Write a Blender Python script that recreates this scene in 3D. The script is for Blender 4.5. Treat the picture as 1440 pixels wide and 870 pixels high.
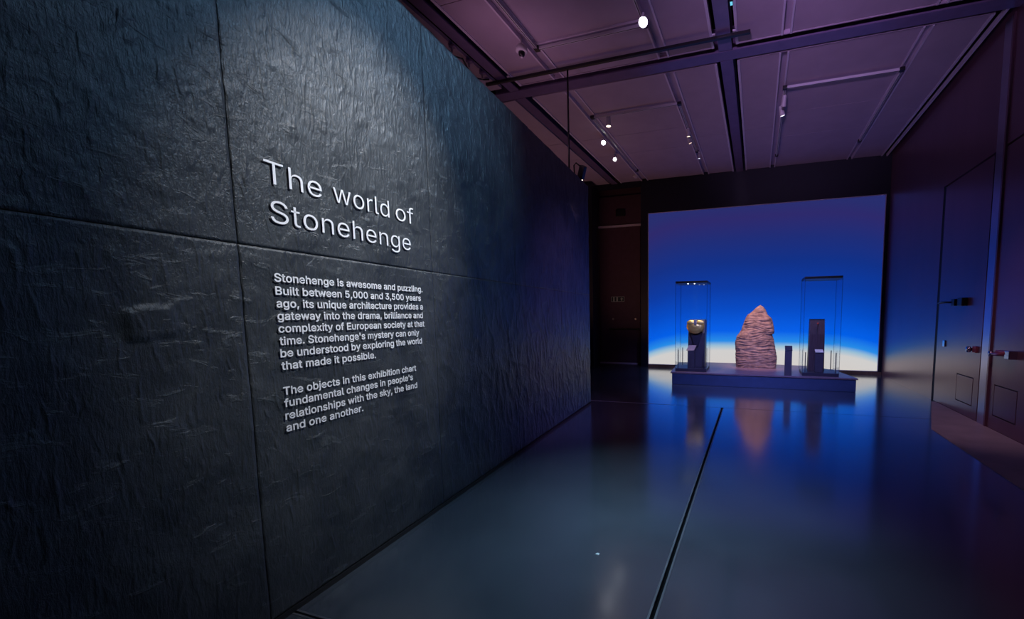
import bpy, bmesh, math, random, json
import numpy as np
from mathutils import Vector, Matrix, noise as mnoise
from mathutils.geometry import delaunay_2d_cdt as cdt

for o in list(bpy.data.objects):
    bpy.data.objects.remove(o)
sc = bpy.context.scene
C = sc.collection
random.seed(7)

# ------------------------------------------------------------------ camera
cam_d = bpy.data.cameras.new('camera')
cam = bpy.data.objects.new('camera', cam_d)
C.objects.link(cam)
right = Vector((0.9544, 0.2984, -0.0050)).normalized()
fwd = Vector((-0.2977, 0.9504, -0.0901)).normalized()
right = (right - fwd * right.dot(fwd)).normalized()
up = right.cross(fwd)
m = Matrix((right, up, -fwd)).transposed().to_4x4()
m.translation = (0, 0, 1.5)
cam.matrix_world = m
cam_d.sensor_fit = 'HORIZONTAL'
cam_d.sensor_width = 36
cam_d.lens = 36 * 578.255 / 1440          # focal length 578 px on a 1440 px frame
cam_d.shift_x = -(882.718 - 720) / 1440
cam_d.shift_y = (494.217 - 435) / 1440
cam_d.clip_start = 0.05
cam_d.clip_end = 100
sc.camera = cam

# ------------------------------------------------------------------ world, exposure
w = bpy.data.worlds.new('world'); sc.world = w
w.use_nodes = True
w.node_tree.nodes['Background'].inputs[0].default_value = (0.02, 0.025, 0.05, 1)
w.node_tree.nodes['Background'].inputs[1].default_value = 0.3
sc.view_settings.view_transform = 'Standard'
sc.view_settings.look = 'None'
sc.view_settings.exposure = 0.0
sc.view_settings.gamma = 1.0
sc.view_settings.use_curve_mapping = False

# ------------------------------------------------------------------ lamp helpers and added fill lamps outside the frame
def area_lamp(name, loc, target, size, power, col, size_y=None, spread=180):
    l = bpy.data.lights.new(name, 'AREA'); l.energy = power; l.color = col
    l.shape = 'RECTANGLE'; l.size = size; l.size_y = size_y or size
    l.spread = math.radians(spread)
    o = bpy.data.objects.new(name, l); C.objects.link(o)
    o.location = loc
    o.rotation_euler = (Vector(target) - Vector(loc)).to_track_quat('-Z', 'Y').to_euler()
    return o
def spot_lamp(name, loc, target, power, col, angle, blend=0.6, radius=0.04, parent=None):
    l = bpy.data.lights.new(name, 'SPOT'); l.energy = power; l.color = col
    l.spot_size = math.radians(angle); l.spot_blend = blend; l.shadow_soft_size = radius
    o = bpy.data.objects.new(name, l); C.objects.link(o)
    d = Vector(target) - Vector(loc)
    o.location = loc
    o.rotation_euler = d.to_track_quat('-Z', 'Y').to_euler()
    if parent:
        o.parent = parent; o.matrix_parent_inverse = Matrix.Translation(-parent.location)
    return o
# added unseen fill lamps that brighten and tint the ceiling
area_lamp('ceiling_fill', (-2.45, 1.6, 3.62), (-2.3, 1.6, 5.6), 0.3, 3.8, (0.95, 0.44, 0.44), 3.0, 150)
area_lamp('ceiling_fill', (-3.05, 5.0, 3.62), (-2.2, 6.4, 5.6), 0.3, 4.8, (0.80, 0.42, 0.72), 2.4, 130)
area_lamp('ceiling_fill', (-4.3, 8.4, 1.2), (-3.4, 8.8, 5.1), 0.5, 24, (1.0, 0.50, 0.34), 3.0)
area_lamp('ceiling_fill', (-0.6, -2.2, 2.4), (0.6, 6.0, 5.5), 0.8, 17, (0.62, 0.38, 0.90), 0.4, 32)
# added unseen blue-violet lamp to lift the front of the display platform
area_lamp('platform_fill', (0.1, 4.6, 4.95), (0.05, 9.0, 0.5), 0.5, 30, (0.28, 0.33, 1.0), 0.5, 56)
# added unseen pink lamp tinting the doors and the floor before them
spot_lamp('door_fill', (0.9, 4.0, 4.9), (2.92, 6.7, 0.2), 170, (0.95, 0.50, 0.72), 34, 1.0, 0.05)
# added unseen violet lamp for a glow on the slate's far end
spot_lamp('slate_fill', (1.0, 4.9, 4.9), (-2.62, 5.4, 1.1), 300, (0.55, 0.30, 1.0), 40, 1.0, 0.05)
# added unseen cool lamp brightening the near floor from above
area_lamp('floor_fill', (-0.75, 2.7, 4.95), (-0.75, 2.7, 0), 0.4, 13, (0.42, 0.72, 1.0), 0.4, 44)

# ------------------------------------------------------------------ materials
MAT = {}
def mat(name, col, rough=0.5, metal=0.0, var=0.12, vscale=6.0, bump=0.0, bscale=40.0, spec=0.5,
        emit=None, estr=0.0, stretch=(1, 1, 1), coat=0.0, rvar=0.0):
    m = bpy.data.materials.new(name); m.use_nodes = True
    nt = m.node_tree; b = nt.nodes['Principled BSDF']
    tc = nt.nodes.new('ShaderNodeTexCoord'); mp = nt.nodes.new('ShaderNodeMapping')
    mp.inputs['Scale'].default_value = stretch
    nt.links.new(tc.outputs['Object'], mp.inputs[0])
    n = nt.nodes.new('ShaderNodeTexNoise'); n.inputs['Scale'].default_value = vscale
    n.inputs['Detail'].default_value = 6
    nt.links.new(mp.outputs[0], n.inputs['Vector'])
    r = nt.nodes.new('ShaderNodeValToRGB')
    r.color_ramp.elements[0].position = 0.3; r.color_ramp.elements[1].position = 0.7
    r.color_ramp.elements[0].color = tuple(c * (1 - var) for c in col) + (1,)
    r.color_ramp.elements[1].color = tuple(min(1, c * (1 + var)) for c in col) + (1,)
    nt.links.new(n.outputs[0], r.inputs[0]); nt.links.new(r.outputs[0], b.inputs['Base Color'])
    b.inputs['Roughness'].default_value = rough; b.inputs['Metallic'].default_value = metal
    b.inputs['Specular IOR Level'].default_value = spec
    b.inputs['Coat Weight'].default_value = coat; b.inputs['Coat Roughness'].default_value = 0.25
    if rvar:
        mr = nt.nodes.new('ShaderNodeMapRange')
        mr.inputs['From Min'].default_value = 0.3; mr.inputs['From Max'].default_value = 0.7
        mr.inputs['To Min'].default_value = rough - rvar; mr.inputs['To Max'].default_value = rough + rvar
        nt.links.new(n.outputs[0], mr.inputs[0]); nt.links.new(mr.outputs[0], b.inputs['Roughness'])
    if bump:
        n2 = nt.nodes.new('ShaderNodeTexNoise'); n2.inputs['Scale'].default_value = bscale
        n2.inputs['Detail'].default_value = 8
        nt.links.new(mp.outputs[0], n2.inputs['Vector'])
        bp = nt.nodes.new('ShaderNodeBump'); bp.inputs['Strength'].default_value = bump
        bp.inputs['Distance'].default_value = 0.01
        nt.links.new(n2.outputs[0], bp.inputs['Height']); nt.links.new(bp.outputs[0], b.inputs['Normal'])
    if emit:
        b.inputs['Emission Color'].default_value = tuple(emit) + (1,)
        b.inputs['Emission Strength'].default_value = estr
    MAT[name] = m
    return m

mat('black_void', (0.004, 0.004, 0.005), 0.9, spec=0.1)
mat('far_wall_paint', (0.007, 0.009, 0.020), 0.5, bump=0.05, bscale=60)
mat('bay_paint', (0.095, 0.045, 0.07), 0.55, bump=0.05, bscale=60)
mat('right_wall_paint', (0.15, 0.085, 0.115), 0.33, var=0.10, vscale=2.5, bump=0.06, bscale=70, spec=1.0, coat=0.6, stretch=(1, 1, 0.25))
mat('ceiling_panel', (0.42, 0.33, 0.42), 0.75, var=0.05, vscale=3, bump=0.04, bscale=90)
mat('ceiling_lip', (0.66, 0.58, 0.70), 0.45, var=0.05)
mat('steel_beam', (0.17, 0.12, 0.22), 0.28, var=0.1, bump=0.04, spec=0.5)
mat('black_metal', (0.010, 0.010, 0.012), 0.4, var=0.1)
mat('white_metal', (0.62, 0.58, 0.64), 0.4, var=0.04)
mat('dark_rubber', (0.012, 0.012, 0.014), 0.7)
mat('platform_top', (0.26, 0.17, 0.22), 0.4, var=0.1, vscale=8, spec=0.5)
mat('platform_side', (0.05, 0.08, 0.19), 0.42, var=0.08, vscale=8)  # blue light reflected off the floor is put into this colour
mat('plinth_paint', (0.05, 0.045, 0.075), 0.4)
mat('pedestal_paint', (0.09, 0.075, 0.11), 0.45)
mat('satin_steel', (0.55, 0.50, 0.60), 0.3, metal=0.9, var=0.05)
mat('handle_red', (0.42, 0.12, 0.18), 0.3, metal=0.4)
mat('handle_steel', (0.60, 0.62, 0.72), 0.22, metal=1.0)
mat('gold', (1.0, 0.66, 0.20), 0.40, metal=0.6, var=0.08, vscale=30, bump=0.15, bscale=60)
mat('label_card', (0.62, 0.42, 0.40), 0.5)
mat('white_card', (0.80, 0.78, 0.80), 0.5)
mat('warm_wood', (0.30, 0.16, 0.09), 0.5, var=0.25, vscale=10, stretch=(8, 8, 1))
mat('vinyl_white', (0.95, 0.95, 0.96), 0.6, var=0.02, emit=None)
mat('brass_strip', (0.28, 0.28, 0.30), 0.35, metal=0.6)
mat('sign_dark', (0.02, 0.05, 0.045), 0.4)
mat('sign_pale', (0.55, 0.66, 0.58), 0.5)
mat('bead_red', (0.85, 0.10, 0.06), 0.25)
mat('mount_brown', (0.10, 0.06, 0.075), 0.45, stretch=(14, 14, 1), var=0.3)
mat('aged_bronze', (0.16, 0.10, 0.08), 0.45, metal=0.6)
mat('grey_pin', (0.35, 0.33, 0.36), 0.35, metal=0.7)
mat('scrap', (0.8, 0.8, 0.8), 0.5)
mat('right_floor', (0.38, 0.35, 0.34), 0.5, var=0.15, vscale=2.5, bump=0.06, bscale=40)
for nm, col, s in (('lens_white', (0.95, 0.97, 1.0), 9.0), ('lens_warm', (1.0, 0.80, 0.55), 5.0),
                   ('lens_cyan', (0.1, 0.75, 0.95), 0.8), ('lens_dim', (0.75, 0.80, 0.9), 1.2)):
    mat(nm, (0.5, 0.5, 0.5), 0.4, emit=col, estr=s)

for _n in ('right_wall_paint',):
    MAT[_n].node_tree.nodes['Principled BSDF'].inputs['Specular Tint'].default_value = (1.0, 0.70, 0.80, 1)
    MAT[_n].node_tree.nodes['Principled BSDF'].inputs['Coat Tint'].default_value = (1.0, 0.80, 0.86, 1)
def floor_material():
    m = mat('polished_concrete', (0.082, 0.098, 0.12), 0.2, var=0.25, vscale=0.9, spec=1.0, rvar=0.035)
    nt = m.node_tree; b = nt.nodes['Principled BSDF']
    b.inputs['IOR'].default_value = 1.85
    b.inputs['Coat Weight'].default_value = 1.0; b.inputs['Coat IOR'].default_value = 2.0; b.inputs['Coat Roughness'].default_value = 0.14
    n = nt.nodes.new('ShaderNodeTexNoise'); n.inputs['Scale'].default_value = 3.5; n.inputs['Detail'].default_value = 8
    bp = nt.nodes.new('ShaderNodeBump'); bp.inputs['Strength'].default_value = 0.05; bp.inputs['Distance'].default_value = 0.02
    tc = [x for x in nt.nodes if x.type == 'TEX_COORD'][0]
    nt.links.new(tc.outputs['Object'], n.inputs['Vector'])
    nt.links.new(n.outputs[0], bp.inputs['Height']); nt.links.new(bp.outputs[0], b.inputs['Normal'])
floor_material()

def slate_material():
    m = bpy.data.materials.new('slate'); m.use_nodes = True; MAT['slate'] = m
    nt = m.node_tree; b = nt.nodes['Principled BSDF']; N = nt.nodes.new; L = nt.links.new
    tc = N('ShaderNodeTexCoord')
    mp = N('ShaderNodeMapping'); mp.inputs['Scale'].default_value = (2.4, 1.0, 1.0)
    mp.inputs['Rotation'].default_value = (0, 0.35, 0)
    L(tc.outputs['Object'], mp.inputs[0])
    n1 = N('ShaderNodeTexNoise'); n1.inputs['Scale'].default_value = 3.2; n1.inputs['Detail'].default_value = 10
    n1.inputs['Roughness'].default_value = 0.66; n1.inputs['Distortion'].default_value = 0.4
    L(tc.outputs['Object'], n1.inputs['Vector'])
    def layer(scale3, rot, scale, detail, dist):
        mpx = N('ShaderNodeMapping'); mpx.inputs['Scale'].default_value = scale3; mpx.inputs['Rotation'].default_value = (0, rot, 0)
        L(tc.outputs['Object'], mpx.inputs[0])
        nn = N('ShaderNodeTexNoise'); nn.inputs['Scale'].default_value = scale; nn.inputs['Detail'].default_value = detail
        nn.inputs['Distortion'].default_value = dist; nn.inputs['Roughness'].default_value = 0.6
        L(mpx.outputs[0], nn.inputs['Vector']); return nn
    grain = layer((3.4, 1, 1), 0.15, 9, 5, 0.6); grain.noise_type = 'RIDGED_MULTIFRACTAL'; grain.normalize = True; grain.inputs['Roughness'].default_value = 0.45
    grain2 = layer((4.5, 1, 1), 0.12, 22, 8, 0.4)         # upright fibrous grain
    chips = layer((1, 1, 2.2), -0.75, 8, 6, 0.9)        # slanting cleaved chips
    fine = layer((1, 1, 1), 0, 110, 3, 0)
    rc = N('ShaderNodeValToRGB'); rc.color_ramp.elements[0].position = 0.58; rc.color_ramp.elements[1].position = 0.72
    L(chips.outputs[0], rc.inputs[0])
    def madd(src, k, add):
        q = N('ShaderNodeMath'); q.operation = 'MULTIPLY_ADD'; q.inputs[1].default_value = k
        L(src, q.inputs[0])
        if add is None: q.inputs[2].default_value = 0
        else: L(add, q.inputs[2])
        return q.outputs[0]
    h = madd(grain.outputs[0], 0.50, None); h = madd(grain2.outputs[0], 0.30, h); h = madd(rc.outputs[0], 0.16, h); h = madd(n1.outputs[0], 0.7, h); h = madd(fine.outputs[0], 0.10, h)
    bp = N('ShaderNodeBump'); bp.inputs['Strength'].default_value = 0.8; bp.inputs['Distance'].default_value = 0.02
    L(h, bp.inputs['Height']); L(bp.outputs[0], b.inputs['Normal'])
    # colour: dark slate, patchy, with paler scuffs where it cleaved
    r = N('ShaderNodeValToRGB')
    r.color_ramp.elements[0].position = 0.36; r.color_ramp.elements[0].color = (0.024, 0.030, 0.034, 1)
    r.color_ramp.elements[1].position = 0.66; r.color_ramp.elements[1].color = (0.062, 0.070, 0.074, 1)
    L(n1.outputs[0], r.inputs[0])
    long = layer((1.0, 1, 5.5), -0.35, 2.6, 5, 1.0)
    r3 = N('ShaderNodeValToRGB'); r3.color_ramp.elements[0].position = 0.60; r3.color_ramp.elements[1].position = 0.72
    L(long.outputs[0], r3.inputs[0])
    r4 = N('ShaderNodeMath'); r4.operation = 'MULTIPLY'; L(r3.outputs[0], r4.inputs[0]); L(rc.outputs[0], r4.inputs[1])
    r5 = N('ShaderNodeMath'); r5.operation = 'MULTIPLY_ADD'; r5.inputs[1].default_value = 0.35; L(rc.outputs[0], r5.inputs[0]); L(r4.outputs[0], r5.inputs[2])
    r5.use_clamp = True
    mx = N('ShaderNodeMix'); mx.data_type = 'RGBA'
    L(r5.outputs[0], mx.inputs['Factor']); L(r.outputs[0], mx.inputs['A']); mx.inputs['B'].default_value = (0.12, 0.14, 0.145, 1)
    L(mx.outputs['Result'], b.inputs['Base Color'])
    b.inputs['Roughness'].default_value = 0.43
    b.inputs['Specular IOR Level'].default_value = 0.55
    b.inputs['Coat Weight'].default_value = 0.25; b.inputs['Coat Roughness'].default_value = 0.3
    L(bp.outputs[0], b.inputs['Coat Normal'])
slate_material()

def stone_material():
    m = bpy.data.materials.new('granite'); m.use_nodes = True; MAT['granite'] = m
    nt = m.node_tree; b = nt.nodes['Principled BSDF']; N = nt.nodes.new; L = nt.links.new
    tc = N('ShaderNodeTexCoord')
    n = N('ShaderNodeTexNoise'); n.inputs['Scale'].default_value = 9; n.inputs['Detail'].default_value = 8
    L(tc.outputs['Object'], n.inputs['Vector'])
    r = N('ShaderNodeValToRGB'); r.color_ramp.elements[0].position = 0.3; r.color_ramp.elements[1].position = 0.72
    r.color_ramp.elements[0].color = (0.22, 0.13, 0.11, 1); r.color_ramp.elements[1].color = (0.52, 0.34, 0.27, 1)
    L(n.outputs[0], r.inputs[0]); L(r.outputs[0], b.inputs['Base Color'])
    n2 = N('ShaderNodeTexNoise'); n2.inputs['Scale'].default_value = 45; n2.inputs['Detail'].default_value = 5
    L(tc.outputs['Object'], n2.inputs['Vector'])
    bp = N('ShaderNodeBump'); bp.inputs['Strength'].default_value = 0.6; bp.inputs['Distance'].default_value = 0.01
    L(n2.outputs[0], bp.inputs['Height']); L(bp.outputs[0], b.inputs['Normal'])
    b.inputs['Roughness'].default_value = 0.85
stone_material()

def glass_material():
    m = bpy.data.materials.new('case_glass'); m.use_nodes = True; MAT['case_glass'] = m
    nt = m.node_tree; N = nt.nodes.new; L = nt.links.new
    nt.nodes.remove(nt.nodes['Principled BSDF']); out = nt.nodes['Material Output']
    t = N('ShaderNodeBsdfTransparent'); t.inputs[0].default_value = (0.985, 0.99, 0.995, 1)
    g = N('ShaderNodeBsdfGlossy'); g.inputs['Roughness'].default_value = 0.02; g.inputs[0].default_value = (0.9, 0.95, 1, 1)
    f = N('ShaderNodeFresnel'); f.inputs[0].default_value = 1.25
    mx = N('ShaderNodeMixShader')
    fm = N('ShaderNodeMath'); fm.operation = 'MULTIPLY'; fm.inputs[1].default_value = 0.45; L(f.outputs[0], fm.inputs[0])
    L(fm.outputs[0], mx.inputs[0]); L(t.outputs[0], mx.inputs[1]); L(g.outputs[0], mx.inputs[2]); L(mx.outputs[0], out.inputs[0])
    m2 = bpy.data.materials.new('glass_edge'); m2.use_nodes = True; MAT['glass_edge'] = m2
    b = m2.node_tree.nodes['Principled BSDF']
    b.inputs['Base Color'].default_value = (0.02, 0.07, 0.16, 1); b.inputs['Roughness'].default_value = 0.15
    b.inputs['Alpha'].default_value = 0.3
glass_material()

def lightbox_material():
    # the backlit fabric: white lamps along its foot, blue above fading to violet
    m = bpy.data.materials.new('backlit_fabric'); m.use_nodes = True; MAT['backlit_fabric'] = m
    nt = m.node_tree; b = nt.nodes['Principled BSDF']; N = nt.nodes.new; L = nt.links.new
    tc = N('ShaderNodeTexCoord'); sp = N('ShaderNodeSeparateXYZ'); L(tc.outputs['Object'], sp.inputs[0])
    ab = N('ShaderNodeMath'); ab.operation = 'MULTIPLY'; L(sp.outputs[0], ab.inputs[0]); L(sp.outputs[0], ab.inputs[1])
    p2 = N('ShaderNodeMath'); p2.operation = 'MULTIPLY'; L(ab.outputs[0], p2.inputs[0]); L(ab.outputs[0], p2.inputs[1])
    sc_ = N('ShaderNodeMath'); sc_.operation = 'MULTIPLY_ADD'; sc_.inputs[1].default_value = 0.0042
    L(p2.outputs[0], sc_.inputs[0]); L(sp.outputs[2], sc_.inputs[2])
    dv = N('ShaderNodeMath'); dv.operation = 'DIVIDE'; dv.inputs[1].default_value = 4.21; L(sc_.outputs[0], dv.inputs[0])
    r = N('ShaderNodeValToRGB'); cr = r.color_ramp; cr.interpolation = 'LINEAR'
    stops = [(0.0, (0.64, 0.60, 0.57)), (0.105, (0.62, 0.61, 0.60)), (0.138, (0.30, 0.50, 0.66)), (0.165, (0.02, 0.26, 0.78)),
             (0.23, (0.0, 0.115, 0.80)), (0.36, (0.0, 0.07, 0.56)), (0.50, (0.002, 0.042, 0.36)),
             (0.66, (0.005, 0.030, 0.24)), (0.80, (0.013, 0.026, 0.185)), (0.93, (0.026, 0.022, 0.145)), (1.0, (0.020, 0.026, 0.15))]
    cr.elements[0].position = 0; cr.elements[0].color = stops[0][1] + (1,)
    cr.elements[1].position = 1; cr.elements[1].color = stops[-1][1] + (1,)
    for p, c in stops[1:-1]:
        e = cr.elements.new(p); e.color = c + (1,)
    L(dv.outputs[0], r.inputs[0])
    b.inputs['Base Color'].default_value = (0.02, 0.02, 0.025, 1); b.inputs['Roughness'].default_value = 0.8
    b.inputs['Specular IOR Level'].default_value = 0.1
    L(r.outputs[0], b.inputs['Emission Color']); b.inputs['Emission Strength'].default_value = 1.0
lightbox_material()

# ------------------------------------------------------------------ mesh helpers
def link(o, parent=None):
    C.objects.link(o)
    if parent: o.parent = parent
    return o
def obj(name, bm, material, parent=None, smooth=False, loc=None, rot=None, mats=None):
    me = bpy.data.meshes.new(name); bmesh.ops.recalc_face_normals(bm, faces=bm.faces)
    bm.to_mesh(me); bm.free()
    for mm in (mats or [material]): me.materials.append(MAT[mm])
    if smooth:
        for p in me.polygons: p.use_smooth = True
    o = bpy.data.objects.new(name, me); link(o, parent)
    if loc: o.location = loc
    if rot: o.rotation_euler = rot
    return o
def tag(o, label=None, cat=None, group=None, kind=None):
    if label: o['label'] = label
    if cat: o['category'] = cat
    if group: o['group'] = group
    if kind: o['kind'] = kind
    return o
def struct(name, bm, material, parent=None, label=None, **k):
    o = obj(name, bm, material, parent, **k)
    if not parent: o['kind'] = 'structure'
    if label: o['label'] = label; 
    return o
def thing(name, label, cat, loc=(0, 0, 0), rotz=0, group=None):
    o = bpy.data.objects.new(name, None); C.objects.link(o); o.location = loc; o.rotation_euler = (0, 0, rotz)
    o.empty_display_size = 0.1
    return tag(o, label, cat, group)
def box(x0, x1, y0, y1, z0, z1, bm=None, bevel=0.0):
    nb = bmesh.new()
    r = bmesh.ops.create_cube(nb, size=1)
    for v in nb.verts:
        v.co = Vector(((x0 + x1) / 2 + v.co.x * (x1 - x0), (y0 + y1) / 2 + v.co.y * (y1 - y0), (z0 + z1) / 2 + v.co.z * (z1 - z0)))
    if bevel: bmesh.ops.bevel(nb, geom=list(nb.edges), offset=bevel, segments=2, affect='EDGES', profile=0.6)
    return join(bm, nb)
def join(bm, nb):
    if bm is None: return nb
    me = bpy.data.meshes.new('tmp'); nb.to_mesh(me); nb.free(); bm.from_mesh(me); bpy.data.meshes.remove(me)
    return bm
def prism(pts, z0, z1, bm=None, bevel=0.0):
    nb = bmesh.new()
    lo = [nb.verts.new((x, y, z0)) for x, y in pts]; hi = [nb.verts.new((x, y, z1)) for x, y in pts]
    nb.faces.new(lo); nb.faces.new(hi[::-1])
    n = len(pts)
    for i in range(n): nb.faces.new((lo[i], lo[(i + 1) % n], hi[(i + 1) % n], hi[i]))
    if bevel: bmesh.ops.bevel(nb, geom=list(nb.edges), offset=bevel, segments=2, affect='EDGES')
    return join(bm, nb)
def tube(pts, r, seg=8, bm=None):
    nb = bmesh.new(); pts = [Vector(p) for p in pts]; rings = []
    for i, p in enumerate(pts):
        d = (pts[min(i + 1, len(pts) - 1)] - pts[max(i - 1, 0)]).normalized()
        a = d.orthogonal().normalized() if i == 0 else (pa - d * pa.dot(d)).normalized()
        pa = a; b = d.cross(a)
        rr = r[i] if isinstance(r, (list, tuple)) else r
        rings.append([nb.verts.new(p + (a * math.cos(2 * math.pi * k / seg) + b * math.sin(2 * math.pi * k / seg)) * rr) for k in range(seg)])
    for i in range(len(rings) - 1):
        for k in range(seg):
            nb.faces.new((rings[i][k], rings[i][(k + 1) % seg], rings[i + 1][(k + 1) % seg], rings[i + 1][k]))
    nb.faces.new(rings[0][::-1]); nb.faces.new(rings[-1])
    return join(bm, nb)
def lathe(prof, seg=20, bm=None):
    """profile of (radius, z)"""
    nb = bmesh.new(); rings = []
    for r, z in prof:
        if r < 1e-5: rings.append([nb.verts.new((0, 0, z))])
        else: rings.append([nb.verts.new((r * math.cos(2 * math.pi * k / seg), r * math.sin(2 * math.pi * k / seg), z)) for k in range(seg)])
    for a, b in zip(rings, rings[1:]):
        for k in range(seg):
            k2 = (k + 1) % seg
            if len(a) == 1 and len(b) == 1: continue
            if len(a) == 1: nb.faces.new((a[0], b[k], b[k2]))
            elif len(b) == 1: nb.faces.new((a[k], a[k2], b[0]))
            else: nb.faces.new((a[k], a[k2], b[k2], b[k]))
    return join(bm, nb)

X_R, Y_F, Z_C = 2.924, 11.32, 5.145
X_O = -4.95                 # outer wall behind the slate partition
Y_B = -4.5                  # wall behind the camera

# ------------------------------------------------------------------ floor: slabs with joints
floor = struct('floor', box(X_O, X_R + 0.4, Y_B, 12.6, -0.12, -0.03), 'black_void')
slab_m = 'polished_concrete'
ch_a, ch_b = Vector((-0.4645, 1.85)), Vector((-0.4935, 6.12))
def chx(y): return ch_a.x + (ch_b.x - ch_a.x) * (y - ch_a.y) / (ch_b.y - ch_a.y)
JY0, JY1 = 1.37, 6.62
HW = 0.024
def jy(x): return 6.615 + 0.03 * (x + 1.9)
slabs = [
    [(X_O, JY0 + 0.016), (chx(JY0) - HW, JY0 + 0.016), (chx(6.6) - HW, jy(-0.5) - 0.006), (X_O, jy(X_O) - 0.006)],
    [(chx(JY0) + HW, JY0 - 0.0), (X_R, JY0), (X_R, jy(X_R) - 0.006), (chx(6.6) + HW, jy(-0.45) - 0.006)],
    [(X_O, Y_B), (chx(Y_B) - HW, Y_B), (chx(JY0) - HW, JY0 - 0.016), (X_O, JY0 - 0.016)],
    [(chx(Y_B) + HW, Y_B), (X_R, Y_B), (X_R, JY0 - 0.006), (chx(JY0) + HW, JY0 - 0.006)],
    [(X_O, jy(X_O) + 0.006), (X_R, jy(X_R) + 0.006), (X_R, 12.6), (X_O, 12.6)],
]
for s in slabs: struct('floor_slab', prism(s, -0.03, 0.0), slab_m, floor)
# slot channel running down the hall: two metal lips with a dark slot between
bm = None
for sgn in (-1, 1):
    x0 = sgn * (HW - 0.001); x1 = sgn * 0.0115
    bm = prism([(chx(Y_B) + x0, Y_B), (chx(Y_B) + x1, Y_B), (chx(6.6) + x1, 6.6), (chx(6.6) + x0, 6.6)], -0.03, 0.0015, bm)
obj('channel_lip', bm, 'brass_strip', floor)
bm = prism([(X_O, jy(X_O) - 0.006), (chx(6.6) - 0.75, jy(-1.25) - 0.006), (chx(6.6) - 0.75, jy(-1.25) + 0.006), (X_O, jy(X_O) + 0.006)], -0.03, 0.0015)
obj('joint_strip', bm, 'white_metal', floor)
obj('joint_strip', box(X_O, chx(JY0) - HW, JY0 + 0.006, JY0 + 0.016, -0.03, 0.0015), 'brass_strip', floor)
obj('joint_strip', box(X_O, chx(JY0) - HW, JY0 - 0.016, JY0 - 0.006, -0.03, 0.0015), 'brass_strip', floor)
# paler matt strip on the floor in front of the doors
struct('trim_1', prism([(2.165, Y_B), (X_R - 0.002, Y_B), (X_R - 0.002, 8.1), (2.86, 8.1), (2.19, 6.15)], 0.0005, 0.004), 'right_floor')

# ------------------------------------------------------------------ right wall with two tall doors
def quad_wall(name, boxes, material):
    bm = None
    for b in boxes: bm = box(*b, bm)
    return struct(name, bm, material)
D1 = (6.76, 8.20); D2 = (4.95, 6.475); DH = 3.55
quad_wall('wall_right', [
    (X_R, X_R + 0.25, 8.30, Y_F + 0.9, 0, 5.6),
    (X_R, X_R + 0.25, Y_B, D2[0] - 0.02, 0, 5.6),
    (X_R, X_R + 0.25, D2[0] - 0.02, 8.30, DH + 0.03, 5.6),
    (X_R + 0.06, X_R + 0.25, D2[0] - 0.02, 8.30, 0, DH + 0.03)], 'right_wall_paint')
def door(name, y0, y1, vent):
    bm = None
    v0, v1, z0, z1 = vent
    g = 0.014
    # leaf built around the flush vent hatch so that its groove is a real recess
    xs = (X_R - 0.002, X_R + 0.055)
    bm = box(*xs, y0, v0 - g, 0.008, DH, bm); bm = box(*xs, v1 + g, y1, 0.008, DH, bm)
    bm = box(*xs, v0 - g, v1 + g, 0.008, z0 - g, bm); bm = box(*xs, v0 - g, v1 + g, z1 + g, DH, bm)
    d = struct(name, bm, 'right_wall_paint')
    obj('vent_groove', box(X_R + 0.018, X_R + 0.04, v0 - g, v1 + g, z0 - g, z1 + g), 'dark_rubber', d)
    obj('vent_hatch', box(X_R - 0.003, X_R + 0.03, v0, v1, z0, z1, bevel=0.002), 'right_wall_paint', d)
    return d
d1 = door('door_1', D1[0], D1[1], (6.915, 7.395, 0.195, 0.575))
d2 = door('door_2', D2[0], D2[1], (5.88, 6.355, 0.195, 0.572))
# black gap beside the far door
obj('door_gap', box(X_R + 0.003, X_R + 0.058, 8.204, 8.298, 0, DH + 0.02), 'dark_rubber', d1)
# satin steel jamb between the doors, up to the ceiling
struct('trim_2', box(X_R - 0.012, X_R + 0.05, 6.53, 6.715, 0, 5.13, bevel=0.004), 'satin_steel')
obj('jamb_lip', box(X_R - 0.022, X_R + 0.05, 6.49, 6.528, 0, 5.13, bevel=0.003), 'right_wall_paint', bpy.data.objects['trim_2'])
# door_1 furniture
def arm(parent, y0, y1, z, r=0.012, x=X_R - 0.07):
    obj('closer_arm', tube([(x, y0, z), (x - 0.005, (y0 + y1) / 2, z + 0.012), (X_R - 0.01, y1, z)], r, 8), 'black_metal', parent, smooth=True)
obj('closer_body', box(X_R - 0.075, X_R, 7.22, 7.36, 1.60, 1.72, bevel=0.008), 'black_metal', d1)
obj('closer_block', box(X_R - 0.06, X_R, 7.50, 7.62, 1.605, 1.71, bevel=0.008), 'black_metal', d1)
obj('closer_plate', box(X_R - 0.03, X_R, 7.36, 7.50, 1.61, 1.705, bevel=0.004), 'plinth_paint', d1)
arm(d1, 7.60, 8.22, 1.66)
obj('lock_plate', box(X_R - 0.018, X_R, 7.86, 7.94, 0.955, 1.055, bevel=0.004), 'handle_steel', d1)
hb = obj('knob', lathe([(0, 0), (0.022, 0), (0.022, 0.035), (0.042, 0.04), (0.045, 0.06), (0.038, 0.078), (0, 0.082)], 20), 'handle_steel', d1, smooth=True)
hb.location = (X_R, 6.97, 0.985); hb.rotation_euler = (0, -math.pi / 2, 0)
obj('knob_plate', box(X_R - 0.03, X_R, 6.84, 6.93, 0.945, 1.035, bevel=0.006), 'handle_red', d1)
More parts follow.
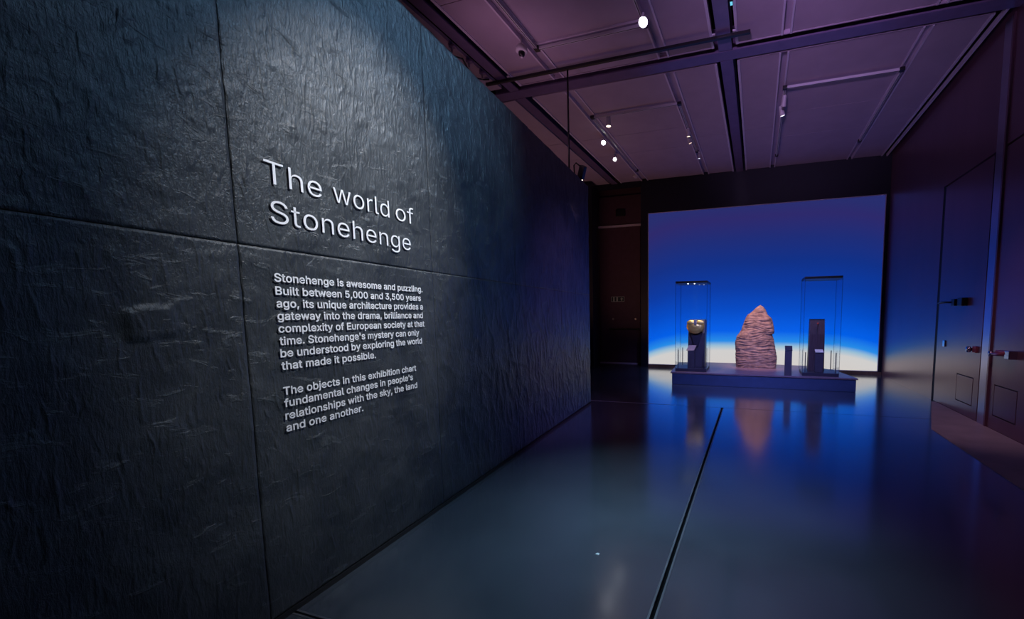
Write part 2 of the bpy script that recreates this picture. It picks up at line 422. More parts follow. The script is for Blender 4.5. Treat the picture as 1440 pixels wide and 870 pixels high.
# door_2 furniture: a push bar with steel end
h2 = obj('handle', tube([(X_R - 0.065, 6.36, 0.98), (X_R - 0.07, 6.2, 0.985), (X_R - 0.06, 6.02, 1.01)], [0.022, 0.022, 0.03], 10), 'handle_red', d2, smooth=True)
hb = obj('handle_knob', lathe([(0, 0), (0.02, 0), (0.02, 0.05), (0.034, 0.055), (0.036, 0.085), (0, 0.09)], 20), 'handle_steel', d2, smooth=True)
hb.location = (X_R, 6.36, 0.98); hb.rotation_euler = (0, -math.pi / 2, 0)
obj('lock_case', box(X_R - 0.085, X_R, 5.93, 6.03, 0.945, 1.045, bevel=0.008), 'handle_steel', d2)
obj('bar_rail', box(X_R - 0.04, X_R, 6.03, 6.33, 0.965, 1.03, bevel=0.006), 'handle_red', d2)
# trim strip where ceiling meets the right wall
struct('trim_3', box(2.80, 2.83, Y_B, Y_F, Z_C, Z_C + 0.06), 'ceiling_lip')

# ------------------------------------------------------------------ far wall with light box and recessed exit
LB = (-2.935, 2.848, 0.078, 4.281)
RX0, RX1 = -4.69, -3.145
quad_wall('wall_back', [
    (RX1, X_R + 0.2, Y_F + 0.06, Y_F + 0.2, 0, 5.6),
    (RX1, LB[0], Y_F, Y_F + 0.06, 0, 5.6), (LB[1], X_R, Y_F, Y_F + 0.06, 0, 5.6),
    (LB[0], LB[1], Y_F, Y_F + 0.06, LB[3], 5.6), (LB[0], LB[1], Y_F, Y_F + 0.06, 0, LB[2]),
    (RX1, RX1 + 0.1, Y_F + 0.2, 12.2, 0, 5.6)], 'far_wall_paint')
quad_wall('wall_bay', [(RX0 - 0.3, RX1 + 0.1, 12.05, 12.25, 0, 5.6), (-5.2, RX0 + 0.02, Y_F - 0.5, 12.05, 0, 5.6)], 'bay_paint')
lb = thing('light_box', 'wall-sized backlit light box, white at its foot, blue to violet above', 'light box', (0, Y_F, LB[2]))
obj('fabric_screen', box(LB[0] + 0.012, LB[1] - 0.012, 0.03, 0.05, 0.012, LB[3] - LB[2] - 0.012), 'backlit_fabric', lb)
fw = 0.012
obj('frame', join(join(join(box(LB[0], LB[0] + fw, -0.012, 0.05, 0, 4.203), box(LB[1] - fw, LB[1], -0.012, 0.05, 0, 4.203)),
                  box(LB[0], LB[1], -0.012, 0.05, 4.203 - fw, 4.203)), box(LB[0], LB[1], -0.012, 0.05, 0, fw)), 'ceiling_lip', lb)
struct('baseboard_back', box(LB[0], X_R, Y_F - 0.015, Y_F, 0, 0.07), 'warm_wood')
# exit door in the recess
d3 = struct('door_3', box(RX0 + 0.06, -3.36, 12.0, 12.05, 0.01, 4.10), 'bay_paint')
obj('push_bar', tube([(-4.3, 11.94, 1.05), (-3.42, 11.94, 1.05)], 0.022, 8), 'black_metal', d3, smooth=True)
for x in (-4.3, -3.86, -3.42): obj('bar_bracket', box(x - 0.03, x + 0.03, 11.92, 12.0, 1.02, 1.08, bevel=0.004), 'black_metal', d3)
for x in (-4.22, -3.5):
    o = obj('bolt_cap', lathe([(0, 0.02), (0.03, 0.02), (0.035, 0), (0, 0)], 14), 'grey_pin', d3); o.location = (x, 12.0, 1.36); o.rotation_euler = (math.pi / 2, 0, 0)
obj('threshold', box(RX0 + 0.05, -3.42, 11.93, 12.0, 0, 0.025), 'ceiling_lip', d3)
struct('trim_4', box(RX0, RX1, 11.97, 12.05, 4.11, 4.17), 'ceiling_lip')
struct('trim_5', box(RX0 + 0.04, -3.33, 12.0, 12.05, 4.2, 5.02), 'bay_paint')
struct('trim_6', box(-4.72, -4.43, Y_F - 0.45, Y_F, 0, 5.13), 'far_wall_paint')
# emergency exit sign on the door: three cells (two tall cells, arrow cell)
sg = thing('exit_sign', 'small three-cell emergency exit sign on the dark recessed door', 'sign', (-4.06, 11.995, 1.965))
obj('sign_plate', box(-0.205, 0.205, -0.02, 0.0, -0.075, 0.075), 'sign_dark', sg)
obj('sign_frame', join(join(box(-0.21, 0.21, -0.026, -0.019, 0.066, 0.078), box(-0.21, 0.21, -0.026, -0.019, -0.078, -0.066)),
                 join(box(-0.212, -0.2, -0.026, -0.019, -0.078, 0.078), box(0.2, 0.212, -0.026, -0.019, -0.078, 0.078))), 'sign_pale', sg)
bm = None
for x in (-0.125, -0.02): bm = box(x - 0.022, x + 0.022, -0.026, -0.019, -0.066, 0.066, bm)
obj('doorway_mark', bm, 'sign_pale', sg)
bm = prism([(-0.05, 0.0), (0.0, 0.05), (0.05, 0.0), (0.018, 0.0), (0.018, -0.045), (-0.018, -0.045), (-0.018, 0.0)], 0, 0.007)
o = obj('arrow_mark', bm, 'sign_pale', sg); o.rotation_euler = (math.pi / 2, 0, 0); o.location = (0.125, -0.019, 0)
o = obj('loudspeaker', box(-0.15, 0.15, -0.05, 0, -0.1, 0.1, bevel=0.02), 'black_metal'); o.location = (-3.955, 12.0, 4.52)
tag(o, 'small black box high above the recessed exit door', 'speaker')

# ------------------------------------------------------------------ outer and rear walls (beyond the frame)
struct('wall_outer', box(X_O - 0.2, X_O, Y_B, 12.3, 0, 5.6), 'bay_paint')
struct('wall_front', box(X_O - 0.2, X_R + 0.25, Y_B - 0.2, Y_B, 0, 5.6), 'far_wall_paint')

# ------------------------------------------------------------------ slate partition (wall_left)
AL = math.atan2(0.9962141, -0.0869337)
WH = 3.568
wl = struct('wall_left', box(-9.3, -0.02, 0.045, 0.30, 0.0, WH - 0.01), 'black_void')
wl.location = (-2.653, 6.368, 0); wl.rotation_euler = (0, 0, AL)
def wlp(s, d, z):            # point on the partition: s along it, d out into the room
    v = Vector((s, -d)); c, sn = math.cos(AL), math.sin(AL)
    return (-2.653 + c * v.x - sn * v.y, 6.368 + sn * v.x + c * v.y, z)
s_edges = [0.0, -1.28, -2.56, -3.845, -5.127, -6.41, -7.69, -9.3]
z_edges = [0.03, 1.822, WH]
def relief(s, z):
    a = mnoise.noise(Vector((s * 2.2 + z * 0.8, 0.0, z * 1.3 - s * 0.3)))
    k = min(1.0, max(0.0, (s + 4.6) / 1.2))                 # crinkled towards the far end, calmer by the text
    w_ = mnoise.noise(Vector((s * 5, 1.7, z * 5))) * 0.5
    r1 = 1 - abs(mnoise.noise(Vector((s * 11 + z * 2.0 + w_, 3.3, z * 3.4 + w_))))
    c1 = mnoise.noise(Vector((s * 7.0 - z * 5.0, 7.7, z * 9.0 + s * 3)))
    chip = max(0.0, min(1.0, (c1 - 0.18) * 9))
    return 0.0018 * a + (0.0015 + 0.0040 * k) * (r1 ** 4) + 0.0022 * chip - 0.0025 - 0.003 * k
def facet(s, z):
    # a squarish cleaved flake standing proud left of the text
    if -5.512 < s < -5.379 and 1.413 + (s + 5.5) * 0.1 < z < 1.528 + (s + 5.5) * 0.14: return 0.010
    return 0.0
for i in range(len(s_edges) - 1):
    s1, s0 = s_edges[i] - (0.0005 if i <= 3 else 0.0014), s_edges[i + 1] + (0.0005 if i <= 2 else 0.0014)
    zg = 0.0006 if i <= 2 else 0.0017
    for z0, z1 in ((z_edges[0], z_edges[1] - zg), (z_edges[1] + zg, z_edges[2])):
        step = 0.0125 if -5.95 < (s0 + s1) / 2 < 0 else 0.05
        nx = max(2, int((s1 - s0) / step)); nz = max(2, int((z1 - z0) / step))
        verts = []; faces = []
        for b in range(nz + 1):
            z = z0 + (z1 - z0) * b / nz
            for a in range(nx + 1):
                s = s0 + (s1 - s0) * a / nx
                verts.append((s, -relief(s, z) - facet(s, z), z))
        for b in range(nz):
            for a in range(nx):
                k = b * (nx + 1) + a; faces.append((k, k + 1, k + nx + 2, k + nx + 1))
        # skirt back to the carcass
        per = [a for a in range(nx + 1)] + [b * (nx + 1) + nx for b in range(1, nz + 1)] + \
              [nz * (nx + 1) + a for a in range(nx - 1, -1, -1)] + [b * (nx + 1) for b in range(nz - 1, 0, -1)]
        base = len(verts)
        for p in per: verts.append((verts[p][0], 0.044, verts[p][2]))
        n = len(per)
        for k in range(n): faces.append((per[k], base + k, base + (k + 1) % n, per[(k + 1) % n]))
        me = bpy.data.meshes.new('slate_panel'); me.from_pydata(verts, [], faces)
        me.polygons.foreach_set('use_smooth', [True] * (nx * nz) + [False] * n)
        me.materials.append(MAT['slate']); me.update()
        o = bpy.data.objects.new('slate_panel', me); link(o, wl)
struct('baseboard_left', box(-9.3, 0.0, -0.004, 0.045, 0.0, 0.028), 'dark_rubber')
bb = bpy.data.objects['baseboard_left']; bb.location = wl.location; bb.rotation_euler = wl.rotation_euler

